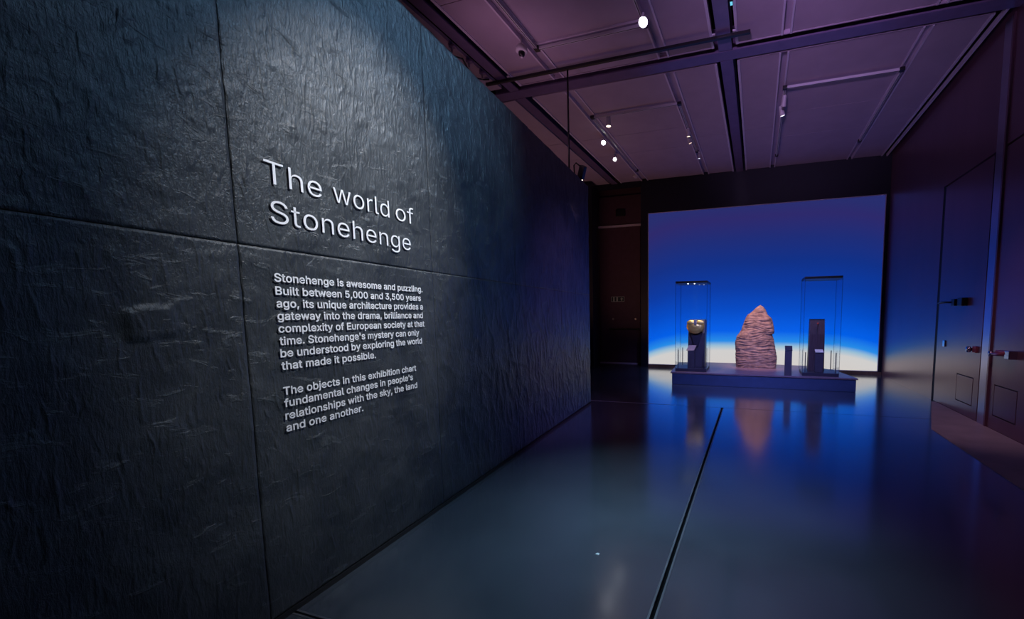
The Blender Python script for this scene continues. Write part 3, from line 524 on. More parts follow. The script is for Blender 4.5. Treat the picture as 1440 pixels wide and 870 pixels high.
# lettering stuck on the slate, line by line, fitted to its measured width.
# glyph outlines (advance, bezier splines of handle/point/handle in thousandths of the size)
GLYPHS = json.loads(r'''{"'":[206,[[95,318,78,318,75,381,73,445,70,509,92,509,114,509,136,509,133,445,131,381,128,318,112,318]]],",":[188,[[53,-119,38,-119,48,-56,58,8,68,71,91,71,114,71,137,71,119,8,102,-56,84,-119,69,-119]]],".":[188,[[108,-4,95,-4,83,-4,72,0,63,9,54,18,50,28,50,41,50,54,54,65,63,73,72,82,83,87,95,87,108,87,119,82,128,73,137,65,141,54,141,41,141,28,137,18,128,9,119,0]]],"0":[453,[[264,-7,227,-7,189,-7,157,3,130,24,103,45,83,74,69,113,55,152,48,199,48,254,48,309,55,356,69,395,83,434,104,464,130,484,157,505,189,516,227,516,264,516,296,505,323,484,350,464,370,434,384,395,398,356,405,309,405,254,405,199,398,152,384,113,370,74,350,45,323,24,297,3],[202,50,227,50,252,50,273,58,290,74,308,90,321,113,330,144,339,174,344,211,344,254,344,297,339,334,330,365,321,395,308,419,290,435,273,451,252,460,227,460,202,460,180,451,163,435,146,419,132,395,123,365,114,334,109,297,109,254,109,211,114,174,123,144,132,113,146,90,163,74,180,58]]],"3":[453,[[252,-7,218,-7,187,-7,158,-1,133,10,107,21,86,37,70,57,54,78,46,103,44,132,66,132,87,132,109,132,111,114,117,99,126,87,136,75,149,65,165,59,181,53,199,50,219,50,239,50,258,53,275,61,292,68,305,79,315,93,324,107,329,124,329,145,329,163,325,181,316,196,307,212,293,224,275,234,256,243,231,248,201,248,186,248,172,248,157,248,157,265,157,282,157,299,200,349,244,399,288,448,288,450,288,451,288,452,215,452,142,452,70,452,70,471,70,490,70,509,171,509,272,509,372,509,372,493,372,477,372,461,319,400,265,339,211,278,211,282,211,285,211,289,249,293,281,288,308,276,335,263,356,246,371,222,386,199,393,173,393,145,393,115,385,89,370,66,355,43,335,25,309,12,282,0]]],"5":[453,[[254,-7,221,-7,191,-7,164,-1,140,11,116,23,97,39,83,60,69,81,61,104,60,130,81,130,101,130,122,130,124,115,129,101,138,89,147,77,159,67,173,60,188,53,204,50,221,50,242,50,260,55,276,64,292,74,305,87,314,104,323,121,328,141,328,162,328,184,323,204,314,221,304,238,291,252,275,262,258,272,239,277,218,277,201,277,184,274,167,268,151,263,138,255,128,246,108,248,88,250,67,253,77,338,86,423,96,509,186,509,276,509,366,509,366,490,366,471,366,452,294,452,222,452,151,452,145,402,139,352,134,301,135,301,135,301,136,301,147,311,161,319,178,325,194,331,211,334,229,334,253,334,274,329,294,321,313,313,331,301,345,285,359,270,371,252,379,231,387,210,391,188,391,163,391,130,384,101,369,76,354,50,334,30,309,15,283,1]]],"B":[456,[[122,0,60,0,60,170,60,339,60,509,120,509,181,509,241,509,276,509,306,503,329,491,352,479,369,462,381,442,392,422,398,399,398,374,398,352,394,334,387,320,379,306,369,294,356,286,344,277,330,271,315,267,315,265,315,264,315,262,331,261,347,255,363,245,379,235,392,221,402,203,413,185,418,163,418,136,418,111,412,87,400,67,388,46,370,30,344,18,319,6,287,0,247,0,184,0],[125,115,125,57,165,57,205,57,245,57,284,57,313,65,330,80,347,95,355,114,355,137,355,154,351,170,342,184,334,198,321,209,306,218,290,227,271,231,248,231,207,231,166,231,125,231,125,173],[125,341,125,285,162,285,200,285,238,285,257,285,273,289,288,296,303,303,315,313,323,326,332,339,336,355,336,372,336,395,328,414,313,429,297,444,273,452,240,452,202,452,163,452,125,452,125,396]]],"E":[419,[[165,0,60,0,60,170,60,339,60,509,164,509,268,509,372,509,372,490,372,471,372,452,290,452,207,452,125,452,125,396,125,341,125,286,202,286,278,286,355,286,355,267,355,248,355,229,278,229,202,229,125,229,125,172,125,114,125,57,208,57,292,57,375,57,375,38,375,19,375,0,270,0]]],"S":[447,[[263,-9,224,-9,187,-9,155,-3,128,9,100,21,79,38,64,60,49,82,40,107,38,137,60,137,82,137,104,137,106,117,112,101,123,88,134,75,149,65,166,59,184,52,203,49,224,49,247,49,268,53,286,60,304,68,319,78,329,92,340,105,346,121,346,139,346,155,341,169,332,179,323,189,311,198,296,205,281,211,264,217,245,222,224,228,204,234,184,239,142,251,109,268,86,289,63,311,52,339,52,372,52,401,60,426,75,448,90,469,111,486,138,498,164,510,194,516,227,516,261,516,290,510,316,498,342,486,362,469,377,449,392,428,400,404,401,378,380,378,358,378,337,378,335,403,323,423,302,437,281,451,256,459,225,459,203,459,184,455,167,448,151,441,138,431,129,418,120,406,115,391,115,376,115,358,120,344,131,334,142,323,154,314,169,308,184,302,199,297,212,293,230,289,247,284,264,279,279,275,295,270,312,264,328,257,344,248,359,238,373,227,385,214,395,198,404,181,408,162,408,139,408,111,401,86,386,64,372,41,351,24,323,11,296,-2]]],"T":[449,[[85,452,32,452,32,471,32,490,32,509,160,509,288,509,417,509,417,490,417,471,417,452,363,452,310,452,257,452,257,301,257,151,257,0,235,0,214,0,193,0,193,151,193,301,193,452,139,452]]],"a":[389,[[182,-9,160,-9,136,-9,114,-4,94,5,75,14,59,27,48,45,36,62,30,83,30,108,30,130,35,147,43,161,52,175,63,185,78,193,92,201,108,207,125,211,143,215,160,218,178,220,201,223,219,225,234,227,248,228,258,231,265,235,272,239,276,245,276,255,276,255,276,256,276,257,276,272,273,286,267,297,261,308,252,316,240,322,228,328,213,331,196,331,178,331,162,328,149,322,136,317,126,309,118,301,110,292,104,283,100,274,80,280,61,285,41,291,50,314,62,332,79,346,95,360,113,369,133,375,153,381,173,384,194,384,208,384,223,383,239,379,255,376,271,370,286,360,301,351,313,338,322,320,332,303,337,280,337,251,337,168,337,84,337,0,317,0,297,0,277,0,277,17,277,35,277,52,275,52,274,52,272,52,268,43,261,34,252,25,243,15,230,7,215,1,200,-5],[155,45,170,45,193,45,212,50,228,59,243,68,255,79,263,93,271,107,276,122,276,138,276,155,276,173,276,190,273,187,268,184,259,182,251,180,242,178,231,176,221,174,210,172,200,171,190,170,182,169,175,168,161,166,147,163,134,159,121,154,111,148,103,139,96,131,92,119,92,105,92,92,95,81,102,72,109,63,118,57,130,52,142,48]]],"b":[424,[[261,-8,229,-8,206,-8,187,-4,172,4,158,12,146,21,138,31,129,42,123,51,118,59,116,59,114,59,112,59,112,39,112,20,112,0,92,0,72,0,53,0,53,170,53,339,53,509,73,509,93,509,114,509,114,446,114,382,114,319,115,319,117,319,118,319,123,327,129,336,137,346,145,356,157,365,171,373,186,381,205,384,229,384,261,384,289,376,313,361,337,345,356,322,370,293,383,263,390,229,390,189,390,149,383,114,370,84,356,55,337,32,313,16,289,0],[197,47,220,47,244,47,263,53,279,66,295,78,308,95,316,117,324,138,328,162,328,189,328,216,324,240,316,261,308,282,296,299,280,311,264,324,244,330,220,330,197,330,177,324,161,312,145,300,133,284,125,263,117,242,113,217,113,189,113,161,117,136,125,115,133,94,146,77,162,65,178,53]]],"c":[396,[[226,-8,207,-8,173,-8,143,0,117,16,91,33,71,56,56,85,41,114,34,149,34,187,34,227,41,262,56,291,71,321,91,343,117,360,143,376,173,384,207,384,226,384,243,382,260,377,276,372,292,365,305,356,319,347,330,335,340,322,350,309,357,294,362,277,342,272,322,267,303,262,300,272,296,281,290,289,285,297,278,305,270,311,262,317,253,322,242,325,232,328,220,330,207,330,182,330,161,323,145,310,129,297,116,280,108,258,100,237,96,213,96,187,96,162,100,139,108,117,116,96,129,79,145,66,161,53,182,46,207,46,220,46,232,48,243,52,253,55,263,60,271,66,279,72,286,80,292,89,297,97,301,107,304,117,324,112,343,107,363,102,358,85,351,70,341,56,332,43,320,31,306,21,293,12,277,4,261,-1,244,-6]]],"d":[424,[[219,-8,195,-8,164,-8,136,0,111,16,87,32,68,55,55,84,41,114,34,149,34,189,34,229,41,263,55,293,69,322,88,345,112,361,136,376,164,384,196,384,219,384,238,381,253,373,268,365,279,356,287,346,296,336,302,327,306,319,308,319,309,319,311,319,311,382,311,446,311,509,331,509,351,509,372,509,372,339,372,170,372,0,352,0,332,0,313,0,313,20,313,39,313,59,311,59,309,59,307,59,302,51,295,42,287,31,278,21,267,12,252,4,238,-4],[181,47,205,47,227,47,247,53,263,65,279,77,291,94,299,115,308,136,312,161,312,189,312,217,308,242,300,263,292,284,279,300,263,312,247,324,228,330,205,330,181,330,161,324,145,311,129,299,116,282,108,261,100,240,96,216,96,189,96,162,100,138,109,117,117,95,129,78,145,66,161,53]]],"e":[404,[[238,-8,212,-8,175,-8,143,0,117,16,90,33,70,56,56,85,41,114,34,148,34,187,34,226,41,260,55,290,69,319,89,343,115,359,141,376,171,384,205,384,226,384,246,381,266,374,285,367,303,356,319,341,335,326,348,306,357,282,366,258,371,228,371,194,371,186,371,178,371,169,272,169,174,169,75,169,75,187,75,204,75,221,163,221,250,221,338,221,329,215,319,208,310,202,310,227,306,249,298,269,290,288,278,303,263,314,247,325,228,330,205,330,182,330,163,325,146,313,130,302,118,288,109,270,100,251,96,232,96,211,96,200,96,189,96,178,96,150,101,126,110,106,120,87,134,72,151,61,168,51,189,46,212,46,228,46,241,48,254,53,266,57,277,64,285,73,294,82,301,93,306,105,325,101,345,96,365,91,359,71,349,54,335,39,321,24,303,13,283,4,262,-4]]],"f":[254,[[154,379,228,379,228,362,228,344,228,327,154,327,80,327,6,327,6,344,6,362,6,379,80,379],[101,0,81,0,81,144,81,288,81,432,81,453,86,471,96,486,106,500,119,511,135,519,152,526,169,530,187,530,201,530,213,529,222,527,232,525,238,523,243,521,238,503,233,486,227,468,224,470,220,471,215,472,210,473,203,474,195,474,176,474,163,469,154,460,146,451,142,437,142,419,142,279,142,140,142,0,121,0]]],"g":[425,[[238,-151,207,-151,179,-151,155,-147,134,-140,113,-132,96,-123,82,-110,69,-98,58,-84,51,-69,67,-60,84,-50,101,-41,107,-49,113,-57,122,-66,130,-75,141,-82,154,-88,168,-94,186,-97,207,-97,238,-97,263,-90,282,-75,302,-60,311,-37,311,-6,311,19,311,44,311,68,310,68,308,68,306,68,301,60,295,51,287,41,278,32,267,23,252,16,238,8,219,5,195,5,164,5,137,12,113,27,88,41,69,62,55,90,41,118,34,152,34,191,34,230,41,264,55,293,69,322,88,345,112,361,137,376,165,384,196,384,220,384,239,381,253,373,268,365,280,356,288,346,297,336,303,327,308,319,309,319,311,319,313,319,313,339,313,359,313,379,333,379,353,379,372,379,372,250,372,121,372,-9,372,-42,365,-69,350,-90,335,-111,316,-126,291,-136,266,-146],[181,59,205,59,228,59,248,64,264,75,280,86,292,101,300,121,308,141,312,165,312,193,312,220,308,243,300,264,292,284,280,301,264,312,248,324,228,330,205,330,181,330,161,324,145,312,129,299,117,283,109,262,100,242,96,219,96,193,96,166,100,143,109,123,117,103,129,87,145,76,162,65]]],"h":[410,[[114,249,114,227,114,151,114,76,114,0,93,0,73,0,53,0,53,170,53,339,53,509,73,509,93,509,114,509,114,435,114,361,114,287,110,287,106,287,102,287,114,322,131,347,152,362,174,377,199,384,227,384,253,384,276,379,295,369,315,358,330,342,341,321,352,299,357,273,357,240,357,160,357,80,357,0,337,0,316,0,296,0,296,78,296,157,296,235,296,265,288,288,273,304,258,321,237,329,210,329,192,329,175,325,161,317,146,309,135,298,126,283,118,267]]],"i":[167,[[73,0,53,0,53,126,53,253,53,379,73,379,93,379,114,379,114,253,114,126,114,0,93,0],[95,443,84,443,72,443,62,447,54,455,45,462,41,472,41,483,41,494,45,504,54,512,62,520,72,524,84,524,95,524,106,520,114,512,122,504,126,494,126,483,126,472,122,462,114,455,106,447]]],"j":[167,[[53,243,53,379,73,379,93,379,114,379,114,243,114,106,114,-30,114,-53,110,-73,102,-90,93,-107,81,-120,65,-129,48,-138,28,-143,4,-143,-1,-143,-5,-143,-10,-143,-10,-124,-10,-105,-10,-87,-6,-87,-2,-87,2,-87,20,-87,32,-82,40,-72,49,-62,53,-48,53,-29,53,107],[95,443,83,443,72,443,62,447,53,455,45,462,41,472,41,483,41,494,45,504,53,512,62,520,72,524,83,524,95,524,105,520,114,512,122,504,126,494,126,483,126,472,122,462,114,455,105,447]]],"k":[381,[[132,158,110,137,110,162,110,187,110,212,113,212,117,212,121,212,175,268,230,323,284,379,310,379,335,379,360,379,301,319,243,259,184,199,182,199,179,199,177,199,155,178],[73,0,53,0,53,170,53,339,53,509,73,509,93,509,114,509,114,339,114,170,114,0,93,0],[320,0,294,0,245,62,197,124,148,186,162,200,177,214,191,229,252,152,312,76,372,0,346,0]]],"l":[189,[[147,-2,139,-2,110,-2,88,5,74,20,60,35,53,57,53,84,53,226,53,367,53,509,73,509,93,509,114,509,114,372,114,235,114,99,114,81,116,69,120,62,125,55,133,52,146,52,152,52,157,52,160,53,164,53,167,54,170,54,173,37,177,20,181,3,175,1,169,0,162,-1,154,-2]]],"m":[610,[[73,0,53,0,53,126,53,253,53,379,72,379,92,379,112,379,112,351,112,323,112,295,111,295,109,295,108,295,113,316,121,332,132,346,144,359,157,369,172,376,187,383,203,386,219,386,247,386,270,378,287,361,305,344,316,322,321,295,318,295,315,295,312,295,317,313,325,329,337,343,349,357,364,367,381,375,398,382,416,386,437,386,459,386,479,381,497,372,515,362,530,348,541,328,551,309,557,285,557,255,557,170,557,85,557,0,536,0,516,0,496,0,496,85,496,169,496,254,496,281,488,301,473,313,457,325,439,330,419,330,402,330,387,327,374,320,362,313,352,303,345,290,339,278,335,263,335,247,335,165,335,82,335,0,315,0,295,0,274,0,274,87,274,173,274,260,274,281,267,298,253,311,239,324,221,330,199,330,185,330,171,327,158,320,144,313,134,303,126,289,118,276,114,258,114,238,114,159,114,79,114,0,93,0]]],"n":[410,[[114,249,114,227,114,151,114,76,114,0,93,0,73,0,53,0,53,126,53,253,53,379,72,379,92,379,112,379,112,349,112,318,112,287,109,287,106,287,102,287,114,322,131,347,152,362,174,377,199,384,227,384,253,384,276,379,295,369,314,358,330,342,341,321,352,299,357,273,357,240,357,160,357,80,357,0,337,0,316,0,296,0,296,78,296,157,296,235,296,265,288,288,273,304,258,321,237,329,210,329,192,329,175,325,161,317,146,309,135,298,126,283,118,267]]],"o":[415,[[242,-8,207,-8,173,-8,143,0,117,16,91,33,71,56,56,85,41,114,34,149,34,187,34,227,41,262,56,291,71,321,91,343,117,360,143,376,173,384,207,384,242,384,273,376,299,360,325,343,345,321,359,291,374,262,381,227,381,187,381,149,374,114,359,85,345,56,325,33,299,16,273,0],[182,46,207,46,233,46,254,53,270,66,287,79,299,96,307,117,315,139,319,162,319,187,319,213,315,236,307,258,299,280,287,297,270,310,254,323,233,330,207,330,182,330,161,323,145,310,129,297,116,280,108,258,100,237,96,213,96,187,96,162,100,139,108,117,116,96,129,79,145,66,161,53]]],"p":[424,[[73,-143,53,-143,53,31,53,205,53,379,72,379,92,379,112,379,112,359,112,339,112,319,114,319,116,319,118,319,123,327,129,336,137,346,145,356,157,365,171,373,186,381,205,384,229,384,261,384,289,376,313,361,337,345,356,322,370,293,383,263,390,229,390,189,390,149,383,114,370,84,356,55,337,32,313,16,289,0,261,-8,229,-8,206,-8,187,-4,173,4,158,12,146,21,138,31,130,42,123,51,118,59,117,59,115,59,114,59,114,-8,114,-76,114,-143,93,-143],[197,47,220,47,244,47,263,53,279,66,295,78,308,95,316,117,324,138,328,162,328,189,328,216,324,240,316,261,308,282,296,299,280,311,264,324,244,330,220,330,197,330,177,324,161,312,145,300,133,284,125,263,117,242,113,217,113,189,113,161,117,136,125,115,133,94,146,77,162,65,178,53]]],"q":[424,[[372,31,372,-143,351,-143,331,-143,311,-143,311,-76,311,-8,311,59,309,59,308,59,306,59,302,51,295,42,287,31,278,21,267,12,252,4,238,-4,219,-8,195,-8,164,-8,136,0,111,16,87,32,68,55,55,84,41,114,34,149,34,189,34,229,41,263,55,293,69,322,88,345,112,361,136,376,164,384,196,384,219,384,238,381,253,373,268,365,279,356,287,346,296,336,302,327,307,319,309,319,311,319,313,319,313,339,313,359,313,379,332,379,352,379,372,379,372,205],[181,47,205,47,227,47,247,53,263,65,279,77,291,94,299,115,308,136,312,161,312,189,312,217,308,242,300,263,292,284,279,300,263,312,247,324,228,330,205,330,181,330,161,324,145,311,129,299,116,282,108,261,100,240,96,216,96,189,96,162,100,138,109,117,117,95,129,78,145,66,161,53]]],"r":[259,[[73,0,53,0,53,126,53,253,53,379,72,379,92,379,112,379,112,360,112,340,112,321,113,321,114,321,115,321,122,340,135,355,152,367,170,379,190,385,213,385,218,385,223,385,229,384,235,384,240,384,243,384,243,363,243,343,243,322,242,323,237,323,230,324,223,325,215,326,207,326,189,326,173,322,159,315,145,307,134,297,126,284,118,270,114,255,114,237,114,158,114,79,114,0,93,0]]],"s":[365,[[211,-8,182,-8,156,-8,133,-4,112,3,92,11,75,23,62,38,49,53,40,72,36,94,55,98,74,102,94,107,99,86,109,70,124,60,139,50,158,45,181,45,208,45,229,51,244,62,260,74,268,87,268,103,268,116,263,127,254,136,245,144,231,151,212,155,191,160,170,165,149,170,115,178,89,191,72,208,55,225,47,247,47,274,47,296,53,315,65,332,77,348,94,361,115,370,136,380,160,384,187,384,213,384,235,380,254,372,272,365,287,353,299,339,310,325,319,309,324,290,305,286,287,281,268,277,263,292,255,304,243,316,230,327,212,333,187,333,165,333,146,327,131,317,116,306,109,293,109,277,109,263,114,252,124,243,134,235,150,228,172,223,191,218,210,214,229,209,264,201,290,188,306,171,323,154,331,133,331,107,331,84,325,64,312,47,300,30,282,16,260,6,237,-3]]],"t":[227,[[138,379,204,379,204,362,204,344,204,327,138,327,72,327,6,327,6,344,6,362,6,379,72,379],[65,345,65,471,85,471,106,471,126,471,126,347,126,222,126,98,126,81,129,69,136,61,143,54,154,50,170,50,174,50,179,50,185,51,191,52,197,53,202,54,206,36,209,19,213,2,207,0,200,-2,192,-3,184,-4,176,-4,168,-4,136,-4,110,4,92,21,74,38,65,62,65,93,65,219]]],"u":[410,[[211,-5,182,-5,157,-5,134,0,115,11,95,21,80,37,69,59,58,80,53,107,53,139,53,219,53,299,53,379,73,379,93,379,114,379,114,301,114,222,114,144,114,114,121,91,137,75,152,58,173,50,200,50,218,50,235,54,249,62,264,70,275,81,283,97,292,112,296,131,296,153,296,228,296,304,296,379,316,379,337,379,357,379,357,253,357,126,357,0,337,0,318,0,298,0,298,31,298,61,298,92,301,92,304,92,307,92,295,57,279,32,257,17,235,2]]],"v":[389,[[184,0,163,0,114,126,66,253,17,379,40,379,62,379,84,379,111,305,138,230,165,155,174,132,181,110,187,87,193,64,199,42,206,21,198,21,191,21,184,21,191,42,197,64,203,87,209,110,216,132,224,155,251,230,278,305,305,379,327,379,349,379,371,379,323,253,275,126,226,0,205,0]]],"w":[567,[[158,0,138,0,99,126,61,253,23,379,44,379,66,379,87,379,103,324,118,269,133,214,140,191,147,165,154,137,161,108,168,76,175,41,172,41,168,41,165,41,172,75,179,106,186,135,193,163,199,190,206,214,221,269,237,324,252,379,273,379,295,379,316,379,332,324,347,269,362,214,368,190,375,164,382,136,388,107,395,76,402,41,399,41,395,41,391,41,399,75,406,107,413,135,420,164,427,190,434,214,449,269,465,324,480,379,502,379,523,379,545,379,506,253,468,126,429,0,409,0,389,0,368,0,352,57,335,114,319,172,314,189,309,207,305,225,300,243,295,261,291,280,286,299,281,318,277,338,281,338,286,338,291,338,286,319,281,299,277,280,272,261,267,243,263,225,258,206,253,189,248,172,231,114,215,57,199,0,178,0]]],"x":[379,[[44,0,21,0,71,73,121,145,171,218,171,202,171,187,171,171,124,240,76,310,29,379,52,379,76,379,100,379,116,355,132,330,147,306,160,287,170,270,179,253,188,237,198,221,207,206,197,206,186,206,175,206,185,221,194,237,202,253,211,270,221,287,233,306,249,330,266,355,282,379,305,379,328,379,352,379,304,309,256,239,209,169,209,184,209,199,209,214,258,143,308,71,358,0,334,0,310,0,287,0,268,28,249,57,231,85,219,103,209,120,200,136,191,152,182,167,173,182,183,182,194,182,205,182,195,167,186,152,178,136,170,120,160,103,148,85,129,57,110,28,91,0,68,0]]],"y":[389,[[51,-140,47,-139,52,-121,57,-103,61,-86,65,-86,68,-87,71,-87,83,-90,94,-91,104,-89,114,-87,122,-82,130,-74,138,-66,145,-53,151,-36,155,-24,159,-13,163,-1,114,126,66,252,17,379,40,379,62,379,84,379,111,305,138,230,165,155,174,132,181,109,187,87,193,64,199,42,206,21,198,21,191,21,184,21,190,42,196,64,202,87,209,110,216,132,224,155,251,230,278,305,305,379,327,379,349,379,371,379,316,234,260,88,204,-58,196,-78,187,-94,177,-107,166,-120,153,-129,139,-136,125,-142,109,-145,91,-145,81,-145,72,-144,65,-143,57,-142]]],"z":[380,[[141,0,42,0,42,15,42,30,42,46,112,137,183,228,254,320,254,321,254,322,254,323,185,323,117,323,48,323,48,342,48,361,48,379,143,379,238,379,333,379,333,363,333,347,333,331,264,241,195,150,126,60,126,59,126,58,126,56,197,56,268,56,339,56,339,38,339,19,339,0,240,0]]]," ":[188,[]]}''')
CAP = 509 / 1000.0
def bez_samples(sp, ox, res=4):
    n = len(sp) // 6; P = [[v / 1000.0 for v in sp[i * 6:i * 6 + 6]] for i in range(n)]; out = []
    for i in range(n):
        p, q = P[i], P[(i + 1) % n]
        p0, h0, h1, p1_ = Vector(p[2:4]), Vector(p[4:6]), Vector(q[0:2]), Vector(q[2:4])
        straight = abs((h0 - p0).cross(p1_ - p0)) + abs((h1 - p0).cross(p1_ - p0)) < 2e-5
        for k in range(1 if straight else res):
            u = k / res; v = 1 - u
            pt = p0 * v ** 3 + h0 * 3 * v * v * u + h1 * 3 * v * u * u + p1_ * u ** 3
            pt.x += ox
            if not out or (pt - out[-1]).length > 0.004: out.append(pt)
    while (out[0] - out[-1]).length < 0.004: out.pop()
    return out
def offset_loop(pts, d):
    n = len(pts); out = []
    for i in range(n):
        a, b, c = pts[i - 1], pts[i], pts[(i + 1) % n]
        n1 = (b - a).normalized(); n2 = (c - b).normalized()
        n1 = Vector((n1.y, -n1.x)); n2 = Vector((n2.y, -n2.x)); s = n1 + n2
        out.append(b + (s / max(0.6, 1 + n1.dot(n2)) * d if s.length > 1e-4 else n1 * d))
    return out
def area2(p): return sum(p[i - 1].cross(p[i]) for i in range(len(p)))
def glyph_mesh(items, bold, place, thick):
    """flat cut-out letters, place(x, y) gives the point on the wall, thick is the vinyl's depth vector"""
    bm = bmesh.new()
    for ch, ox in items:
        sps = GLYPHS[ch][1]
        for grp in ([[s] for s in sps] if ch in 'tfij' else [sps]):
            loops = [bez_samples(s, ox) for s in grp]
            big = max(loops, key=lambda l: abs(area2(l))); sg = 1 if area2(big) > 0 else -1
            loops = [offset_loop(l, bold * sg) for l in loops]
            vs = []; fs = []
            for l in loops:
                fs.append(list(range(len(vs), len(vs) + len(l)))); vs += l
            r = cdt(vs, [], fs, 2, 1e-6)
            bv = [bm.verts.new(place(*v)) for v in r[0]]
            nf = []
            for f in r[2]:
                try: nf.append(bm.faces.new([bv[i] for i in f]))
                except ValueError: pass
            g = bmesh.ops.extrude_face_region(bm, geom=nf)
            for v in g['geom']:
                if isinstance(v, bmesh.types.BMVert): v.co += thick
    bmesh.ops.recalc_face_normals(bm, faces=bm.faces)
    me = bpy.data.meshes.new('letter'); bm.to_mesh(me); bm.free(); return me
def layout(txt, track=0.0):
    x = 0; out = []
    for ch in txt:
        if ch != ' ': out.append((ch, x))
        x += GLYPHS[ch][0] / 1000.0 + track
    return out
def glyph_bounds(it):
    a = min(v / 1000.0 + ox for ch, ox in it for sp in GLYPHS[ch][1] for v in sp[2::6])
    b = max(v / 1000.0 + ox for ch, ox in it for sp in GLYPHS[ch][1] for v in sp[2::6])
    return a, b
def text_line(txt, s0, s1, zb, cap, bold, parent, letters=False):
    it = layout(txt, 0.008); a, b = glyph_bounds(it); k = (s1 - s0) / (b - a); kz = cap / CAP
    for group in ([[g] for g in it] if letters else [it]):
        me = glyph_mesh(group, bold, lambda x, y: (s0 + (x - a) * k, -TEXT_OUT, zb + y * kz), Vector((0, -0.0006, 0)))
        nm = 'letter' if letters else 'text_line'
        me.name = nm; me.materials.clear(); me.materials.append(MAT['vinyl_white'])
        t = bpy.data.objects.new(nm, me); link(t, parent)
        if not letters: t['kind'] = 'stuff'
TEXT_OUT = 0.0065
tl = thing('title_lettering', 'large thin white title lettering, The world of Stonehenge, on the slate wall', 'lettering', wl.location, AL)
text_line('The', -4.996, -4.707, 2.127, 0.106, -0.005, tl, True)
text_line('world', -4.642, -4.243, 2.129, 0.106, -0.005, tl, True)
text_line('of', -4.190, -4.026, 2.130, 0.106, -0.005, tl, True)
text_line('Stonehenge', -4.982, -4.066, 1.946, 0.106, -0.005, tl, True)
p1 = thing('paragraph_lettering', 'upper eight-line white paragraph under the title on the slate wall', 'lettering', wl.location, AL)
cap = 0.0385
for t, s1, z in (('Stonehenge is awesome and puzzling.', -3.975, 1.667), ('Built between 5,000 and 3,500 years', -3.996, 1.604),
                 ('ago, its unique architecture provides a', -3.980, 1.543), ('gateway into the drama, brilliance and', -3.984, 1.482),
                 ('complexity of European society at that', -3.972, 1.421), ("time. Stonehenge's mystery can only", -4.030, 1.360),
                 ('be understood by exploring the world', -4.005, 1.300), ('that made it possible.', -4.42, 1.238)):
    text_line(t, -4.987, s1, z, cap, 0.017, p1)
p2 = thing('paragraph_lettering', 'lower four-line white paragraph, nearest the floor on the slate wall', 'lettering', wl.location, AL)
for t, s1, z in (('The objects in this exhibition chart', -4.078, 1.113), ("fundamental changes in people's", -4.114, 1.053),
                 ('relationships with the sky, the land', -4.076, 0.990), ('and one another.', -4.537, 0.929)):
    text_line(t, -4.988, s1, z, cap, 0.017, p2)
# tiny stud low on the third panel seam
# ------------------------------------------------------------------ ceiling
ceil = struct('ceiling', box(X_O - 0.2, X_R + 0.25, Y_B - 0.2, 12.3, 5.55, 5.7), 'black_void')
PZ = 5.17
def panel(x0, x1, y0, y1): obj('ceiling_panel', box(x0, x1, y0, y1, PZ, PZ + 0.05), 'ceiling_panel', ceil)
NY = [Y_B + 0.1, -2.5, -0.5, 1.45, 3.42, 5.34, 6.135]
NYb = [Y_B + 0.1, -1.5, 0.55, 2.6, 4.35, 6.135]
FYa = [6.52, 8.40, 9.35, 11.31]; FYb = [6.52, 8.95, 11.31]; FYc = [6.52, 8.41, 9.49, 11.31]
cols = [(-3.70, -3.115, NYb, FYa), (-2.925, -1.435, NY, FYa), (-1.275, -0.665, NYb, FYb),
        (-0.332, 0.225, NYb, FYb), (0.355, 1.965, NYb, FYc), (2.085, 2.70, NYb, FYb), (-4.9, -4.05, NYb, FYa)]
for x0, x1, ny, fy in cols:
    for ys in (ny, fy):
        for a, b in zip(ys, ys[1:]): panel(x0, x1, a + 0.004, b - 0.004)
def channel(x0, x1, y0, y1):
    # open cable channel: recessed floor with two projecting pale lips
    obj('channel_bed', box(x0, x1, y0, y1, PZ + 0.045, PZ + 0.06), 'ceiling_panel', ceil)
    for a in (x0, x1): obj('channel_lip', box(a - 0.012, a + 0.012, y0, y1, PZ - 0.016, PZ + 0.06), 'ceiling_lip', ceil)
for x0, x1 in ((-3.105, -2.935), (-1.425, -1.285), (0.235, 0.345), (1.975, 2.075)):
    channel(x0, x1, Y_B + 0.1, 6.13); channel(x0, x1, 6.525, 11.3)
# cross channel of the near bay
obj('channel_bed', box(-2.92, -1.44, 5.29, 5.39, PZ - 0.012, PZ - 0.002), 'ceiling_panel', ceil)
for y in (5.285, 5.385): obj('channel_lip', box(-2.92, -1.44, y, y + 0.014, PZ - 0.022, PZ), 'ceiling_lip', ceil)
# pale edge angles round the bays
for x in (-0.665, -0.340, -3.700, 2.700):
    for y0, y1 in ((Y_B + 0.1, 6.135), (6.52, 11.31)):
        obj('edge_angle', box(x - 0.014, x + 0.022, y0, y1, PZ - 0.014, PZ + 0.08), 'ceiling_lip', ceil)
for x0, x1 in ((-3.69, -0.66), (-0.33, 2.70)):
    for y in (6.128, 6.508): obj('edge_angle', box(x0, x1, y - 0.008, y + 0.008, PZ - 0.01, PZ + 0.08), 'ceiling_panel', ceil)
def ibeam(name, x0, x1, y0, y1, along, z):
    bm = box(x0, x1, y0, y1, z, z + 0.022)
    bm = box(x0, x1, y0, y1, z + 0.30, z + 0.322, bm)
    if along == 'y': bm = box((x0 + x1) / 2 - 0.01, (x0 + x1) / 2 + 0.01, y0, y1, z + 0.022, z + 0.30, bm)
    else: bm = box(x0, x1, (y0 + y1) / 2 - 0.01, (y0 + y1) / 2 + 0.01, z + 0.022, z + 0.30, bm)
    return obj(name, bm, 'steel_beam', ceil)
ibeam('steel_beam', -0.587, -0.408, Y_B, 6.21, 'y', Z_C)
